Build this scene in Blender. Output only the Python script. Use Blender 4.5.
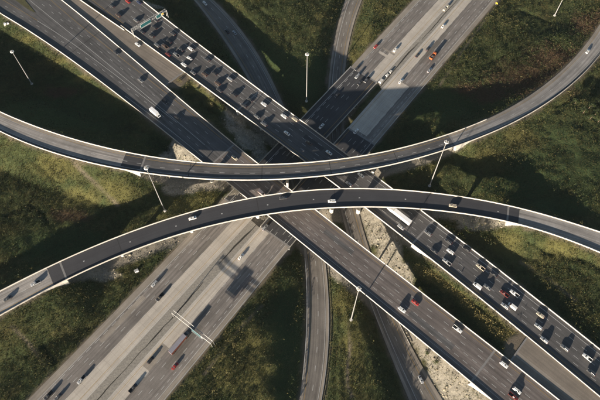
import bpy, bmesh, math, random
import numpy as np
from mathutils import Vector, Matrix
random.seed(7); rng = np.random.default_rng(7)
for o in list(bpy.data.objects): bpy.data.objects.remove(o)
scene = bpy.context.scene
col = scene.collection

# ------------------------------------------------------------------ camera, sky, sun, exposure
CAM_H, TILT, FPX = 350.0, math.radians(27.6), 613.0
cam = bpy.data.objects.new('camera', bpy.data.cameras.new('camera')); col.objects.link(cam)
cam.location = (0, 0, CAM_H); cam.rotation_euler = (TILT, 0, 0)
cam.data.sensor_width = 36; cam.data.lens = FPX / 600 * 36; cam.data.clip_end = 8000; cam.data.clip_start = 1
scene.camera = cam
SUN_EL, SHADOW_AZ = math.radians(10.1), math.radians(34.0)      # azimuth clockwise from +Y, the way shadows fall
w = bpy.data.worlds.new('World'); scene.world = w; w.use_nodes = True
nt = w.node_tree
sky = nt.nodes.new('ShaderNodeTexSky'); sky.sky_type = 'NISHITA'; sky.sun_disc = False
sky.sun_elevation = SUN_EL; sky.sun_rotation = SHADOW_AZ + math.pi; sky.air_density = 1.0; sky.dust_density = 1.0; sky.ozone_density = 1.5
nt.links.new(sky.outputs[0], nt.nodes['Background'].inputs[0]); nt.nodes['Background'].inputs[1].default_value = 0.045
sl = bpy.data.lights.new('sun', 'SUN'); sl.energy = 5.0; sl.angle = math.radians(0.5); sl.color = (1.0, 0.865, 0.70)
sun = bpy.data.objects.new('sun', sl); col.objects.link(sun)
sd = Vector((math.sin(SHADOW_AZ) * math.cos(SUN_EL), math.cos(SHADOW_AZ) * math.cos(SUN_EL), -math.sin(SUN_EL)))
sun.rotation_euler = sd.to_track_quat('-Z', 'Y').to_euler(); sun.location = (-300, -200, 400)
scene.view_settings.view_transform = 'Standard'; scene.view_settings.look = 'None'
scene.view_settings.gamma = 1; scene.view_settings.exposure = 1.82
scene.render.engine = 'CYCLES'

def at(x, y, z=0.0):
    """world point at height z that the survey pixel (x, y) of the 600x400 photograph falls on"""
    d = np.array([x - 300, math.sin(TILT) * FPX - math.cos(TILT) * (y - 200), -math.cos(TILT) * FPX - math.sin(TILT) * (y - 200)])
    return np.array([0, 0, CAM_H]) + d * ((z - CAM_H) / d[2])

# ------------------------------------------------------------------ materials
def new_mat(name, rough=0.85):
    m = bpy.data.materials.new(name); m.use_nodes = True
    b = m.node_tree.nodes['Principled BSDF']; b.inputs['Roughness'].default_value = rough
    b.inputs['Specular IOR Level'].default_value = 0.3
    return m, m.node_tree, b
def N(nt, t, **kw):
    n = nt.nodes.new(t)
    for k, v in kw.items(): setattr(n, k, v)
    return n
def noise(nt, vec, scale, detail=4, rough=0.6):
    n = N(nt, 'ShaderNodeTexNoise'); n.inputs['Scale'].default_value = scale
    n.inputs['Detail'].default_value = detail; n.inputs['Roughness'].default_value = rough
    if vec is not None: nt.links.new(vec, n.inputs['Vector'])
    return n.outputs['Fac']
def ramp(nt, fac, stops):
    r = N(nt, 'ShaderNodeValToRGB'); e = r.color_ramp.elements
    while len(e) > 1: e.remove(e[-1])
    e[0].position = stops[0][0]; e[0].color = (*stops[0][1], 1)
    for p, c in stops[1:]:
        k = e.new(p); k.color = (*c, 1)
    nt.links.new(fac, r.inputs[0]); return r.outputs[0]
def mul(nt, a, b, fac=1.0, mode='MULTIPLY'):
    m = N(nt, 'ShaderNodeMix', data_type='RGBA', blend_type=mode)
    if isinstance(fac, float): m.inputs[0].default_value = fac
    else: nt.links.new(fac, m.inputs[0])
    for s, v in ((6, a), (7, b)):
        if isinstance(v, tuple): m.inputs[s].default_value = (*v, 1)
        else: nt.links.new(v, m.inputs[s])
    return m.outputs[2]
def g(v): return (v, v, v)
def road_mat(name, c, streak=0.35, blotch=0.25, joints=0.0):
    """pavement: UV is metres across, metres along; tyre-worn streaks run along the lanes"""
    m, nt, b = new_mat(name, 0.8)
    uv = N(nt, 'ShaderNodeUVMap').outputs[0]
    mp = N(nt, 'ShaderNodeMapping'); mp.inputs['Scale'].default_value = (0.85, 0.012, 1); nt.links.new(uv, mp.inputs[0])
    s1 = noise(nt, mp.outputs[0], 1.0, 3, 0.55)
    mp2 = N(nt, 'ShaderNodeMapping'); mp2.inputs['Scale'].default_value = (3.0, 0.03, 1); nt.links.new(uv, mp2.inputs[0])
    s2 = noise(nt, mp2.outputs[0], 1.0, 3, 0.6)
    bl = noise(nt, uv, 0.06, 5, 0.65); fi = noise(nt, uv, 2.2, 4, 0.7)
    c0 = ramp(nt, s1, [(0.3, g(1 - streak)), (0.7, g(1 + streak * .6))])
    c1 = ramp(nt, s2, [(0.3, g(1 - streak * .5)), (0.7, g(1 + streak * .4))])
    c2 = ramp(nt, bl, [(0.3, g(1 - blotch)), (0.7, g(1 + blotch))])
    c3 = ramp(nt, fi, [(0.2, g(0.82)), (0.8, g(1.18))])
    x = mul(nt, mul(nt, mul(nt, mul(nt, c, c0), c1), c2), c3)
    if joints:
        sp = N(nt, 'ShaderNodeSeparateXYZ'); nt.links.new(uv, sp.inputs[0])
        md = N(nt, 'ShaderNodeMath', operation='MODULO'); nt.links.new(sp.outputs[1], md.inputs[0]); md.inputs[1].default_value = joints
        lt = N(nt, 'ShaderNodeMath', operation='LESS_THAN'); nt.links.new(md.outputs[0], lt.inputs[0]); lt.inputs[1].default_value = 0.12
        x = mul(nt, x, g(0.72), lt.outputs[0])
    nt.links.new(x, b.inputs['Base Color'])
    bp = N(nt, 'ShaderNodeBump'); bp.inputs['Strength'].default_value = 0.15; bp.inputs['Distance'].default_value = 0.02
    nt.links.new(fi, bp.inputs['Height']); nt.links.new(bp.outputs[0], b.inputs['Normal'])
    return m
def solid_mat(name, c, rough=0.7, var=0.15, scale=0.8, metal=0.0, spec=0.3):
    m, nt, b = new_mat(name, rough); b.inputs['Metallic'].default_value = metal; b.inputs['Specular IOR Level'].default_value = spec
    tc = N(nt, 'ShaderNodeTexCoord').outputs['Object']
    n1 = noise(nt, tc, scale, 5, 0.65)
    x = mul(nt, c, ramp(nt, n1, [(0.25, g(1 - var)), (0.75, g(1 + var))]))
    nt.links.new(x, b.inputs['Base Color']); return m
M = {}
M['asphalt'] = road_mat('grey asphalt', (0.165, 0.149, 0.136))
M['asphalt_crowded'] = road_mat('dark worn asphalt', (0.078, 0.075, 0.074), 0.3, 0.2)

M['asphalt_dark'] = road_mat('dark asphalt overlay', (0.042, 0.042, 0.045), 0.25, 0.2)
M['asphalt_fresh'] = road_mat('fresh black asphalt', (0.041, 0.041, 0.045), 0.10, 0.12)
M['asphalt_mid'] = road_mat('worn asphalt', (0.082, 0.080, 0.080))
M['asphalt_brown'] = road_mat('brown worn asphalt', (0.120, 0.104, 0.097))
M['shoulder'] = road_mat('tan shoulder', (0.22, 0.195, 0.165), 0.2)
M['concrete_road'] = road_mat('concrete pavement', (0.38, 0.345, 0.30), 0.15, 0.14, 5.5)
M['ramp'] = road_mat('ramp pavement', (0.135, 0.122, 0.108), 0.3)
M['approach_grey'] = road_mat('pale grey approach', (0.24, 0.225, 0.21), 0.4)
M['paved_tan'] = road_mat('tan paved strip', (0.165, 0.142, 0.118), 0.2, 0.2)
M['white_paint'] = solid_mat('white road paint', (0.35, 0.35, 0.34), 0.7, 0.3, 1.5)
M['dim_paint'] = solid_mat('worn white road paint', (0.30, 0.30, 0.30), 0.7, 0.3, 1.5)
M['yellow_paint'] = solid_mat('yellow road paint', (0.26, 0.17, 0.05), 0.7, 0.3, 1.0)
M['concrete'] = solid_mat('barrier concrete', (0.36, 0.342, 0.31), 0.85, 0.32, 0.35)
M['girder'] = solid_mat('girder concrete', (0.50, 0.48, 0.44), 0.85, 0.15, 0.4)
M['pier'] = solid_mat('pier concrete', (0.50, 0.48, 0.44), 0.85, 0.18, 0.5)
M['joint'] = solid_mat('joint steel', (0.17, 0.165, 0.16), 0.6, 0.2, 2.0)
M['joint_dark'] = solid_mat('joint rubber', (0.025, 0.025, 0.025), 0.8, 0.2, 2.0)
M['steel'] = solid_mat('galvanised steel', (0.40, 0.40, 0.39), 0.5, 0.12, 2.0, 0.3)
M['mast'] = solid_mat('weathered mast steel', (0.27, 0.27, 0.265), 0.5, 0.12, 2.0, 0.3)
M['dark_steel'] = solid_mat('dull steel', (0.14, 0.14, 0.14), 0.6, 0.1, 2.0, 0.2)
M['median_gravel'] = solid_mat('pale median gravel', (0.21, 0.195, 0.17), 0.95, 0.35, 1.2)
M['gravel'] = solid_mat('gravel', (0.13, 0.12, 0.105), 0.95, 0.5, 1.6)
M['drain'] = solid_mat('dark drain', (0.03, 0.028, 0.024), 0.95, 0.4, 1.0)
M['rock'] = solid_mat('pale stone', (0.34, 0.31, 0.25), 0.9, 0.3, 1.5)
M['bark'] = solid_mat('bark', (0.09, 0.065, 0.045), 0.9, 0.3, 3.0)
M['sign_teal'] = solid_mat('teal sign sheeting', (0.016, 0.085, 0.095), 0.5, 0.05, 1.0)
M['sign_yellow'] = solid_mat('yellow sign sheeting', (0.55, 0.36, 0.03), 0.5, 0.05, 1.0)
M['sign_white'] = solid_mat('white sign border', (0.7, 0.7, 0.7), 0.5, 0.05, 1.0)
M['lens'] = solid_mat('lamp lens', (0.75, 0.75, 0.72), 0.3, 0.03, 1.0)
# ------------------------------------------------------------------ object helpers
def link(name, me, mat=None, parent=None):
    o = bpy.data.objects.new(name, me); col.objects.link(o)
    if mat is not None:
        for m in (mat if isinstance(mat, (list, tuple)) else [mat]): me.materials.append(m)
    if parent is not None: o.parent = parent
    return o
def tag(o, label=None, cat=None, group=None, kind=None):
    if label: o['label'] = label
    if cat: o['category'] = cat
    if group: o['group'] = group
    if kind: o['kind'] = kind
    return o
def empty(name, label, cat, loc=(0, 0, 0), group=None, rz=0):
    o = bpy.data.objects.new(name, None); col.objects.link(o); o.location = loc; o.rotation_euler = (0, 0, rz)
    o.empty_display_size = 0.5
    return tag(o, label, cat, group)
class MB:
    def __init__(s): s.v = []; s.f = []; s.uv = []; s.mi = []
    def poly(s, pts, mi=0):
        i = len(s.v); s.v += [tuple(map(float, p)) for p in pts]; s.f.append(tuple(range(i, i + len(pts)))); s.mi.append(mi)
    def add(s, vs, fs, mi=0):
        i = len(s.v); s.v += [tuple(map(float, p)) for p in vs]
        for f in fs: s.f.append(tuple(i + k for k in f)); s.mi.append(mi)
    def box(s, c, d, rz=0.0, mi=0):
        cs, sn = math.cos(rz), math.sin(rz); vs = []
        for z in (-.5, .5):
            for x, y in ((-.5, -.5), (.5, -.5), (.5, .5), (-.5, .5)):
                X, Y = x * d[0], y * d[1]; vs.append((c[0] + X * cs - Y * sn, c[1] + X * sn + Y * cs, c[2] + z * d[2]))
        s.add(vs, [(3, 2, 1, 0), (4, 5, 6, 7), (0, 1, 5, 4), (1, 2, 6, 5), (2, 3, 7, 6), (3, 0, 4, 7)], mi)
    def tube(s, a, b, ra, rb=None, n=8, mi=0):
        rb = ra if rb is None else rb; a = Vector(a); b = Vector(b); d = (b - a).normalized()
        u = d.orthogonal().normalized(); v = d.cross(u); vs = []
        for p, r in ((a, ra), (b, rb)):
            for k in range(n):
                t = 2 * math.pi * k / n; vs.append(p + u * (r * math.cos(t)) + v * (r * math.sin(t)))
        s.add(vs, [(k, (k + 1) % n, n + (k + 1) % n, n + k) for k in range(n)] + [tuple(range(n))[::-1], tuple(range(n, 2 * n))], mi)
    def loft(s, rings, mi=0, caps=True):
        n = len(rings[0]); vs = [p for r in rings for p in r]; fs = []
        for i in range(len(rings) - 1):
            for k in range(n): fs.append((i * n + k, i * n + (k + 1) % n, (i + 1) * n + (k + 1) % n, (i + 1) * n + k))
        if caps: fs += [tuple(range(n))[::-1], tuple(range((len(rings) - 1) * n, len(rings) * n))]
        s.add(vs, fs, mi)
    def mesh(s, name):
        me = bpy.data.meshes.new(name); me.from_pydata(s.v, [], s.f); me.polygons.foreach_set('material_index', s.mi)
        bm = bmesh.new(); bm.from_mesh(me); bmesh.ops.recalc_face_normals(bm, faces=bm.faces); bm.to_mesh(me); bm.free()
        return me
    def build(s, name, mat, parent=None): return link(name, s.mesh(name), mat, parent)

# ------------------------------------------------------------------ roads (surveyed edges -> smooth world curves)
class Road:
    def __init__(s, L, R, zp, deg, axis='x', lift=0.0, ext=(140, 140), dl=0.0, smooth_w=None):
        zx, zz = zip(*zp); k = 0 if axis == 'x' else 1
        def up(p): return at(p[0], p[1], np.interp(p[k], zx, zz) + lift)
        Lw = np.array([up(p) for p in L]); Rw = np.array([up(p) for p in R])
        P = np.vstack([Lw, Rw])[:, :2]; s.c0 = P.mean(0)
        a = (Lw[-1] + Rw[-1] - Lw[0] - Rw[0])[:2]; s.ax = a / np.linalg.norm(a); s.an = np.array([-s.ax[1], s.ax[0]])
        tl = (Lw[:, :2] - s.c0) @ s.ax; tr = (Rw[:, :2] - s.c0) @ s.ax
        t0, t1 = min(tl.min(), tr.min()), max(tl.max(), tr.max()); sc = max(-t0, t1)
        fl = np.polynomial.Polynomial.fit(tl, (Lw[:, :2] - s.c0) @ s.an, deg, domain=[t0, t1])
        fr = np.polynomial.Polynomial.fit(tr, (Rw[:, :2] - s.c0) @ s.an, deg, domain=[t0, t1])
        s.res = (np.abs(fl(tl) - (Lw[:, :2] - s.c0) @ s.an).max(), np.abs(fr(tr) - (Rw[:, :2] - s.c0) @ s.an).max())
        t = np.arange(t0, t1 + 2, 2.0); nl, nr = fl(t), fr(t)
        zt = np.concatenate([tl, tr]); zv = np.concatenate([Lw[:, 2], Rw[:, 2]]) - lift
        od = np.argsort(zt); z = np.interp(t, zt[od], zv[od])
        kk = np.ones(13) / 13; z = np.convolve(np.pad(z, 6, 'edge'), kk, 'valid'); z = np.convolve(np.pad(z, 6, 'edge'), kk, 'valid')
        nc = (nl + nr) / 2; slope = np.gradient(nc, t); hw = (nl - nr) / 2 / np.sqrt(1 + slope ** 2)
        C = s.c0 + np.outer(t, s.ax) + np.outer(nc, s.an)
        def extend(C, hw, z, end, length):
            k = np.arange(4, length, 4.0)
            if end: d = C[-1] - C[-4]; d /= np.linalg.norm(d); return np.vstack([C, C[-1] + np.outer(k, d)]), np.r_[hw, np.full(len(k), hw[-1])], np.r_[z, np.full(len(k), z[-1])]
            d = C[0] - C[3]; d /= np.linalg.norm(d); return np.vstack([(C[0] + np.outer(k, d))[::-1], C]), np.r_[np.full(len(k), hw[0]), hw], np.r_[np.full(len(k), z[0]), z]
        C, hw, z = extend(C, hw, z, True, ext[1]); C, hw, z = extend(C, hw, z, False, ext[0])
        s.C, s.hw, s.z = C, hw, z
        s.s = np.r_[0, np.cumsum(np.linalg.norm(np.diff(C, axis=0), axis=1))]; s.len = s.s[-1]
        T = np.gradient(C, s.s, axis=0); s.T = T / np.linalg.norm(T, axis=1)[:, None]
    def q(s, ss):
        ss = np.atleast_1d(ss).astype(float); i = lambda a: np.interp(ss, s.s, a)
        c = np.stack([i(s.C[:, 0]), i(s.C[:, 1])], 1); T = np.stack([i(s.T[:, 0]), i(s.T[:, 1])], 1); T /= np.linalg.norm(T, axis=1)[:, None]
        return c, np.stack([-T[:, 1], T[:, 0]], 1), i(s.hw), i(s.z), T
    def pt(s, ss, anchor, off, dz):
        c, n, hw, z, T = s.q(ss); o = hw * anchor + off
        return np.concatenate([c + n * o[:, None], (z + dz)[:, None]], 1)
    def find(s, x, y, dz=0.0):
        """arc length and offset of the survey pixel"""
        z = s.z.mean()
        for _ in range(3):
            p = at(x, y, z + dz); i = int(np.argmin(((s.C - p[:2]) ** 2).sum(1))); z = s.z[i]
        j0, j1 = max(i - 1, 0), min(i + 1, len(s.C) - 1); T = s.T[i]
        return s.s[i] + float((p[:2] - s.C[i]) @ T), float((p[:2] - s.C[i]) @ np.array([-T[1], T[0]]))
    def grid(s, a, b, step=3.0):
        n = max(2, int(abs(b - a) / step) + 1); return np.linspace(a, b, n)
def ribbon(road, a, b, fr, name, mats, parent=None, dz=0.0, thick=0.0, step=3.0):
    """pavement sheet; fr = fractions across (0 left edge .. 1 right edge), one material per band"""
    ss = road.grid(a, b, step); c, n, hw, z, T = road.q(ss); m = len(fr); v = []; uv = []
    for i in range(len(ss)):
        for f in fr:
            o = hw[i] * (1 - 2 * f); v.append((c[i, 0] + n[i, 0] * o, c[i, 1] + n[i, 1] * o, z[i] + dz)); uv.append((hw[i] - o, ss[i]))
    fs = []; mi = []
    for i in range(len(ss) - 1):
        for j in range(m - 1):
            fs.append((i * m + j, i * m + j + 1, (i + 1) * m + j + 1, (i + 1) * m + j)); mi.append(j)
    me = bpy.data.meshes.new(name); me.from_pydata(v, [], [f[::-1] for f in fs] if False else fs)
    uniq = []; idx = []
    for k in mats:
        if k not in uniq: uniq.append(k)
        idx.append(uniq.index(k))
    me.polygons.foreach_set('material_index', [idx[k] for k in mi])
    ul = me.uv_layers.new(name='UVMap'); li = np.empty(len(me.loops), dtype=np.int32); me.loops.foreach_get('vertex_index', li)
    ul.data.foreach_set('uv', np.array(uv, dtype=np.float32)[li].ravel())
    o = link(name, me, [M[k] for k in uniq], parent)
    if me.polygons[0].normal.z < 0: me.flip_normals()
    return o
def sweep(mb, road, a, b, prof, step=3.0, mi=0):
    """closed profile [(anchor, offset, dz)] swept along the road"""
    ss = road.grid(a, b, step); P = [road.pt(ss, *p) for p in prof]
    mb.loft([[P[k][i] for k in range(len(prof))] for i in range(len(ss))], mi)
PAR_L = [(1, 0, -0.35), (1, -0.46, -0.35), (1, -0.34, 0.38), (1, -0.27, 0.81), (1, -0.03, 0.81), (1, 0, 0.3)]
PAR_R = [(-a, -o, z) for a, o, z in PAR_L]
class Marks:
    def __init__(s): s.mb = MB()
    def quad(s, road, a, b, f, wdt, dz=0.012, mi=0, f2=None):
        ss = road.grid(a, b, 4.0); f2 = f if f2 is None else f2
        c, n, hw, z, T = road.q(ss); k = np.linspace(0, 1, len(ss)); ff = f + (f2 - f) * k; o = hw * (1 - 2 * ff)
        L = c + n * (o + wdt / 2)[:, None]; R = c + n * (o - wdt / 2)[:, None]
        for i in range(len(ss) - 1):
            s.mb.poly([(*R[i], z[i] + dz), (*R[i + 1], z[i + 1] + dz), (*L[i + 1], z[i + 1] + dz), (*L[i], z[i] + dz)], mi)
    def dashes(s, road, a, b, f, period, dash=3.0, wdt=0.2, mi=0, phase=0.0, dz=0.012):
        p = a + phase
        while p < b - dash: s.quad(road, p, p + dash, f, wdt, dz, mi); p += period
    def px(s, pts, road, wdt=0.2, period=0, dash=3.0, mi=0, dz=0.02):
        W = []
        for x, y in pts:
            so = road.find(x, y); W.append((so[0], so[1]))
        W = np.array(sorted(W)); deg = min(3, len(W) - 1); f = np.polynomial.Polynomial.fit(W[:, 0], W[:, 1], deg)
        def piece(a, b):
            ss = road.grid(a, b, 4.0); c, n, hw, z, T = road.q(ss); o = f(ss)
            L = c + n * (o + wdt / 2)[:, None]; R = c + n * (o - wdt / 2)[:, None]
            for i in range(len(ss) - 1):
                s.mb.poly([(*R[i], z[i] + dz), (*R[i + 1], z[i + 1] + dz), (*L[i + 1], z[i + 1] + dz), (*L[i], z[i] + dz)], mi)
        a, b = W[0, 0], W[-1, 0]
        if not period: piece(a, b)
        else:
            p = a
            while p < b - dash: piece(p, p + dash); p += period
    def build(s, parent):
        o = s.mb.build('lane_marking', [M['white_paint'], M['yellow_paint'], M['dim_paint']], parent); o['kind'] = 'stuff'; return o

def sh(pts, dy): return [(x, y + dy) for x, y in pts]
A = Road([(0,111),(50,130.5),(87.5,142),(125,151.5),(150,156),(200,161.3),(225,163),(262,163.7),(300,162),(350,157),(387,150.5),(425,141),(450,132.7),(487,117),(520,101.5),(562,70),(587,42),(600,24)],
         [(0,131),(37,146),(75,159),(112,167.5),(130,170.5),(150,172.5),(200,178),(250,179),(300,178.5),(350,172.5),(400,160.3),(450,148.8),(500,128.5),(525,116),(550,101.5),(575,81),(600,55)],
         [(-60,18.5),(0,18.5),(143,20),(300,21),(450,19.5),(520,16.5),(600,13.5)], 6, 'x', 1.0)
B = Road([(0,290.5),(30,274.5),(60,260),(90,247.5),(120,235.5),(150,224.3),(175,216),(200,208.7),(225,202),(250,197.5),(300,190.5),(350,187.8),(400,189.3),(450,194),(482,199.3),(510,205),(550,215.3),(600,231)],
         [(0,315),(25,301),(67,278.5),(100,264),(150,244.5),(187,231),(225,221),(262,214.7),(300,211),(337,206.8),(375,206.3),(412,207.7),(450,211.3),(500,219.5),(525,225),(562,237.5),(600,251.5)],
         [(-60,17),(0,17.8),(65,19),(300,20.5),(508,19),(600,16)], 5, 'x', 1.0)
zL1 = [(-30,12.3),(0,12.5),(200,13.2),(330,13.6),(480,13.2),(600,12.6)]
L1L = Road([(62,-.5),(100,29.5),(150,72),(181,99.5),(257,162),(316,209.3),(332,221),(365,247.5),(400,274),(430,298),(450,314),(487.5,342.5),(525,372.5),(560,399)],
           [(0,14),(25,26),(50,43),(75,63),(100,82),(125,100),(150,120),(177,141),(202.5,161),(270,216),(300,241),(337.5,271.5),(369,297.5),(400,323),(425,343.5),(450,364.5),(472,382.5),(492.5,399.5)], zL1, 4, 'x', 1.0)
L1R = Road([(143.5,1),(164.5,16.5),(190,36.5),(200,44),(237,72),(275,99.5),(300,118.2),(325,137.3),(345,153.5),(371,172.8),(392.5,188),(422.5,210),(450,230.7),(475,250),(512,279),(540,300),(575,328.5),(600,349)],
           [(122,26.5),(150,46.5),(170.5,60.5),(182.5,70),(200,82),(222.5,99.2),(262.5,130),(300,157.5),(327.5,178.5),(340,187.5),(366,207.5),(382.5,220.5),(415,246.5),(450,272.3),(484,299.5),(527.5,337),(600,396.5)], zL1, 3, 'x', 1.0)
zL0 = [(-20,7.5),(80,7.1),(150,6.9),(250,6.9),(420,6.5)]
L0W = Road([(29,400),(62.5,363),(100,327),(125,300.5),(162,262.6),(200,226),(302.5,119),(320,100),(347.5,66),(380,34.5),(414,1)],
           [(86,400),(120,362),(150,329.5),(180,298.5),(232,244),(250,222),(328,137),(358,100),(379,79),(399,59),(420,37),(445,10)], zL0, 2, 'y')
L0E = Road([(105,400),(150,349),(175,322),(197,299),(225,270),(270,222),(333,141),(372,95),(402,65),(425,42),(450,14)],
           [(161,400),(175,386),(211,346),(250,301),(275,268),(297,241.5),(377.5,140),(411,100),(450,52),(500,1)], zL0, 2, 'y')
R1 = Road([(213,0),(248,37.5),(265,68),(281,99),(324,250),(326,265),(329,300),(327,350),(322,400)],
          [(193,0),(217,27.5),(234,57.5),(245,75),(305,250),(306.5,300),(304,340),(300,400)], [(-20,4),(0,3.5),(100,.4),(250,0),(420,.8)], 4, 'y')
R2 = Road([(362,0),(351,32.5),(346,65),(357.5,210),(369,247.5),(401,328),(418,358),(442,400)],
          [(345,0),(334,45),(328,85),(340,210),(350,240),(371,303),(380,333),(409,400)], [(-20,4),(0,3.5),(90,.4),(250,0),(420,.8)], 4, 'y')
MEDU = Road([(79.5,-1.5),(123.5,31),(152,46.5),(172,60.5),(183.5,70)], [(62,0),(100,29.5),(125,51),(150,72),(166,85)], [(0,12.5),(200,13.1)], 2, 'x', .3, (120, 0))
MEDL = Road([(529,337),(561.5,362.5),(602,395)], [(511,361),(535,379),(560,399)], [(500,13.1),(600,12.55)], 1, 'x', .3, (0, 120))
ROADS = dict(A=A, B=B, L1L=L1L, L1R=L1R, L0W=L0W, L0E=L0E, R1=R1, R2=R2, MEDU=MEDU, MEDL=MEDL)
for k, r in ROADS.items(): print('road', k, 'res %.2f %.2f' % r.res, 'width %.1f..%.1f' % (2 * r.hw.min(), 2 * r.hw.max()), 'len %.0f' % r.len)
# bridge spans (arc lengths)
A.b0, A.b1 = A.find(143, 163)[0], A.find(453, 141)[0]
B.b0, B.b1 = B.find(63, 270)[0], B.find(508, 213)[0]
L1L.b0, L1L.b1 = L1L.find(222, 155)[0], L1L.find(487, 361)[0]
L1R.b0, L1R.b1 = L1R.find(247, 102)[0], L1R.find(424, 231)[0]
L0W.b0, L0W.b1 = L0W.find(240, 210)[0], L0W.find(366, 76)[0]
L0E.b0, L0E.b1 = L0E.find(277, 238)[0], L0E.find(364, 138)[0]

# ------------------------------------------------------------------ ground height
ctrl = [(30,80,7),(100,118,8),(150,140,9.5),(0,60,6.5),(30,190,9),(90,190,9),(10,240,9.5),(120,190,8.5),(165,205,9),(190,200,7),
        (50,340,6.5),(10,380,6.5),(110,290,6.3),(80,340,6.3),(230,370,7),(205,390,6.8),(255,330,7),(268,360,7.6),(271,335,7.6),(270,392,7.6),(291,392,1.2),(296,350,.8),(290,330,1),(285,350,1.5),(292,300,1.0),(290,390,2),
        (345,370,3.5),(360,330,5),(380,390,6),(345,320,3.0),(395,395,3),(340,280,2),
        (300,40,6.5),(320,20,6.5),(265,30,6.5),(290,90,6),(230,60,6),(220,90,7),(200,30,8),(170,10,9),
        (365,25,7),(375,15,7.2),(350,60,5),
        (480,60,9),(540,20,9.5),(430,110,8),(520,60,11),(560,50,12.5),(600,0,12),(400,130,7),(470,100,9),
        (580,130,13.5),(520,150,12),(600,200,15),(560,180,14),(480,178,12),(440,175,10.5),(415,175,9),(400,200,9),
        (540,250,12.3),(600,300,11),(480,235,11.5),(570,290,11),(600,260,13),(445,222,10),
        (180,150,9),(205,95,9),(240,130,7.5),(225,115,8),(260,150,7),
        (375,220,4),(390,250,7),(405,270,8),(400,230,7),(430,270,6.5),(420,290,8.5),(440,290,8),(470,310,9),(500,340,10.4),(462,285,10.6),(480,300,10.6),(497,318,10.8),(508,332,11),
        (440,375,7.5),(460,395,9),(425,350,6),
        (-60,120,8),(-60,330,7),(660,120,13),(660,320,11),(300,-60,8),(500,-60,11),(100,460,6.5),(300,460,3),(480,460,8),(660,420,11),(0,-60,7)]
CP = np.array([at(x, y, z) for x, y, z in ctrl])
def vnoise(X, Y, scale, seed):
    r = np.random.default_rng(seed); n = 256; tab = r.random((n, n)); x, y = X / scale, Y / scale
    xi, yi = np.floor(x).astype(int), np.floor(y).astype(int); fx, fy = x - xi, y - yi; fx = fx * fx * (3 - 2 * fx); fy = fy * fy * (3 - 2 * fy)
    q = lambda a, b: tab[a % n, b % n]
    return (q(xi, yi) * (1 - fx) + q(xi + 1, yi) * fx) * (1 - fy) + (q(xi, yi + 1) * (1 - fx) + q(xi + 1, yi + 1) * fx) * fy - .5
def segs(road, a, b):
    k = (road.s >= a) & (road.s <= b); return road.C[k], road.hw[k], road.z[k]
def nearest(X, Y, C, hw, z):
    best = np.full(X.shape, 1e9); bz = np.zeros(X.shape)
    x0, x1, y0, y1 = C[:, 0].min() - 60, C[:, 0].max() + 60, C[:, 1].min() - 60, C[:, 1].max() + 60
    idx = np.where((X > x0) & (X < x1) & (Y > y0) & (Y < y1))[0]
    for ch in np.array_split(idx, max(1, len(idx) // 4000)):
        if not len(ch): continue
        d = np.hypot(X[ch, None] - C[None, :, 0], Y[ch, None] - C[None, :, 1]) - hw[None]
        j = d.argmin(1); best[ch] = d[np.arange(len(ch)), j]; bz[ch] = z[j]
    return best, bz
def wseg(road, a, b, trim0=0, trim1=0): return segs(road, a + trim0, b - trim1)
FILL = [wseg(A, 0, A.b0, 0, 12), wseg(A, A.b1, A.len, 12, 0), wseg(B, 0, B.b0, 0, 12), wseg(B, B.b1, B.len, 12, 0),
        wseg(L1L, 0, L1L.b0, 0, 10), wseg(L1L, L1L.b1, L1L.len, 10, 0), wseg(L1R, 0, L1R.b0, 0, 8), wseg(L1R, L1R.b1, L1R.len, 10, 0),
        wseg(MEDU, 0, MEDU.len, 0, 2), wseg(MEDL, 0, MEDL.len, 2, 0)]
CUT = [wseg(L0W, 0, L0W.b0, 0, 5), wseg(L0W, L0W.b1, L0W.len, 5, 0), wseg(L0E, 0, L0E.b0, 0, 5), wseg(L0E, L0E.b1, L0E.len, 5, 0)]
RAMPS = [wseg(R1, 0, R1.len), wseg(R2, 0, R2.len)]
furrows = [((40,168),(62,190),(85,200),(100,206),(122,205)),((45,150),(80,163),(110,172),(130,178)),((505,236),(525,246),(548,255),(575,262),(602,272)),((515,256),(545,268),(580,276)),((334,305),(336,330),(337,365),(336,400)),((341,305),(343,335),(344,370),(344,400)),
           ((495,22),(520,12),(545,22)),((488,50),(500,34),(512,24)),((502,48),(514,34),(520,28)),((478,72),(505,56),(530,44),(548,30)),((470,82),(500,70),(520,58)),((545,115),(565,104),(590,92)),((520,128),(545,120),(562,112)),
           ((5,215),(30,205),(50,225)),((20,330),(45,312),(80,300)),((70,395),(60,370),(40,345)),((230,395),(240,370),(252,345)),((210,398),(222,376),(238,352)),((375,25),(383,14),(392,4)),((235,8),(255,25),(268,42)),((255,4),(275,20),(287,38))]
def seg_d(X, Y, P):
    d = np.full(X.shape, 1e9)
    for a_, b_ in zip(P[:-1], P[1:]):
        v = b_ - a_; t = np.clip(((X - a_[0]) * v[0] + (Y - a_[1]) * v[1]) / (v @ v), 0, 1); d = np.minimum(d, np.hypot(X - a_[0] - t * v[0], Y - a_[1] - t * v[1]))
    return d
FUR = [np.array([at(x, y, 8.5)[:2] for x, y in f]) for f in furrows]
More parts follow.
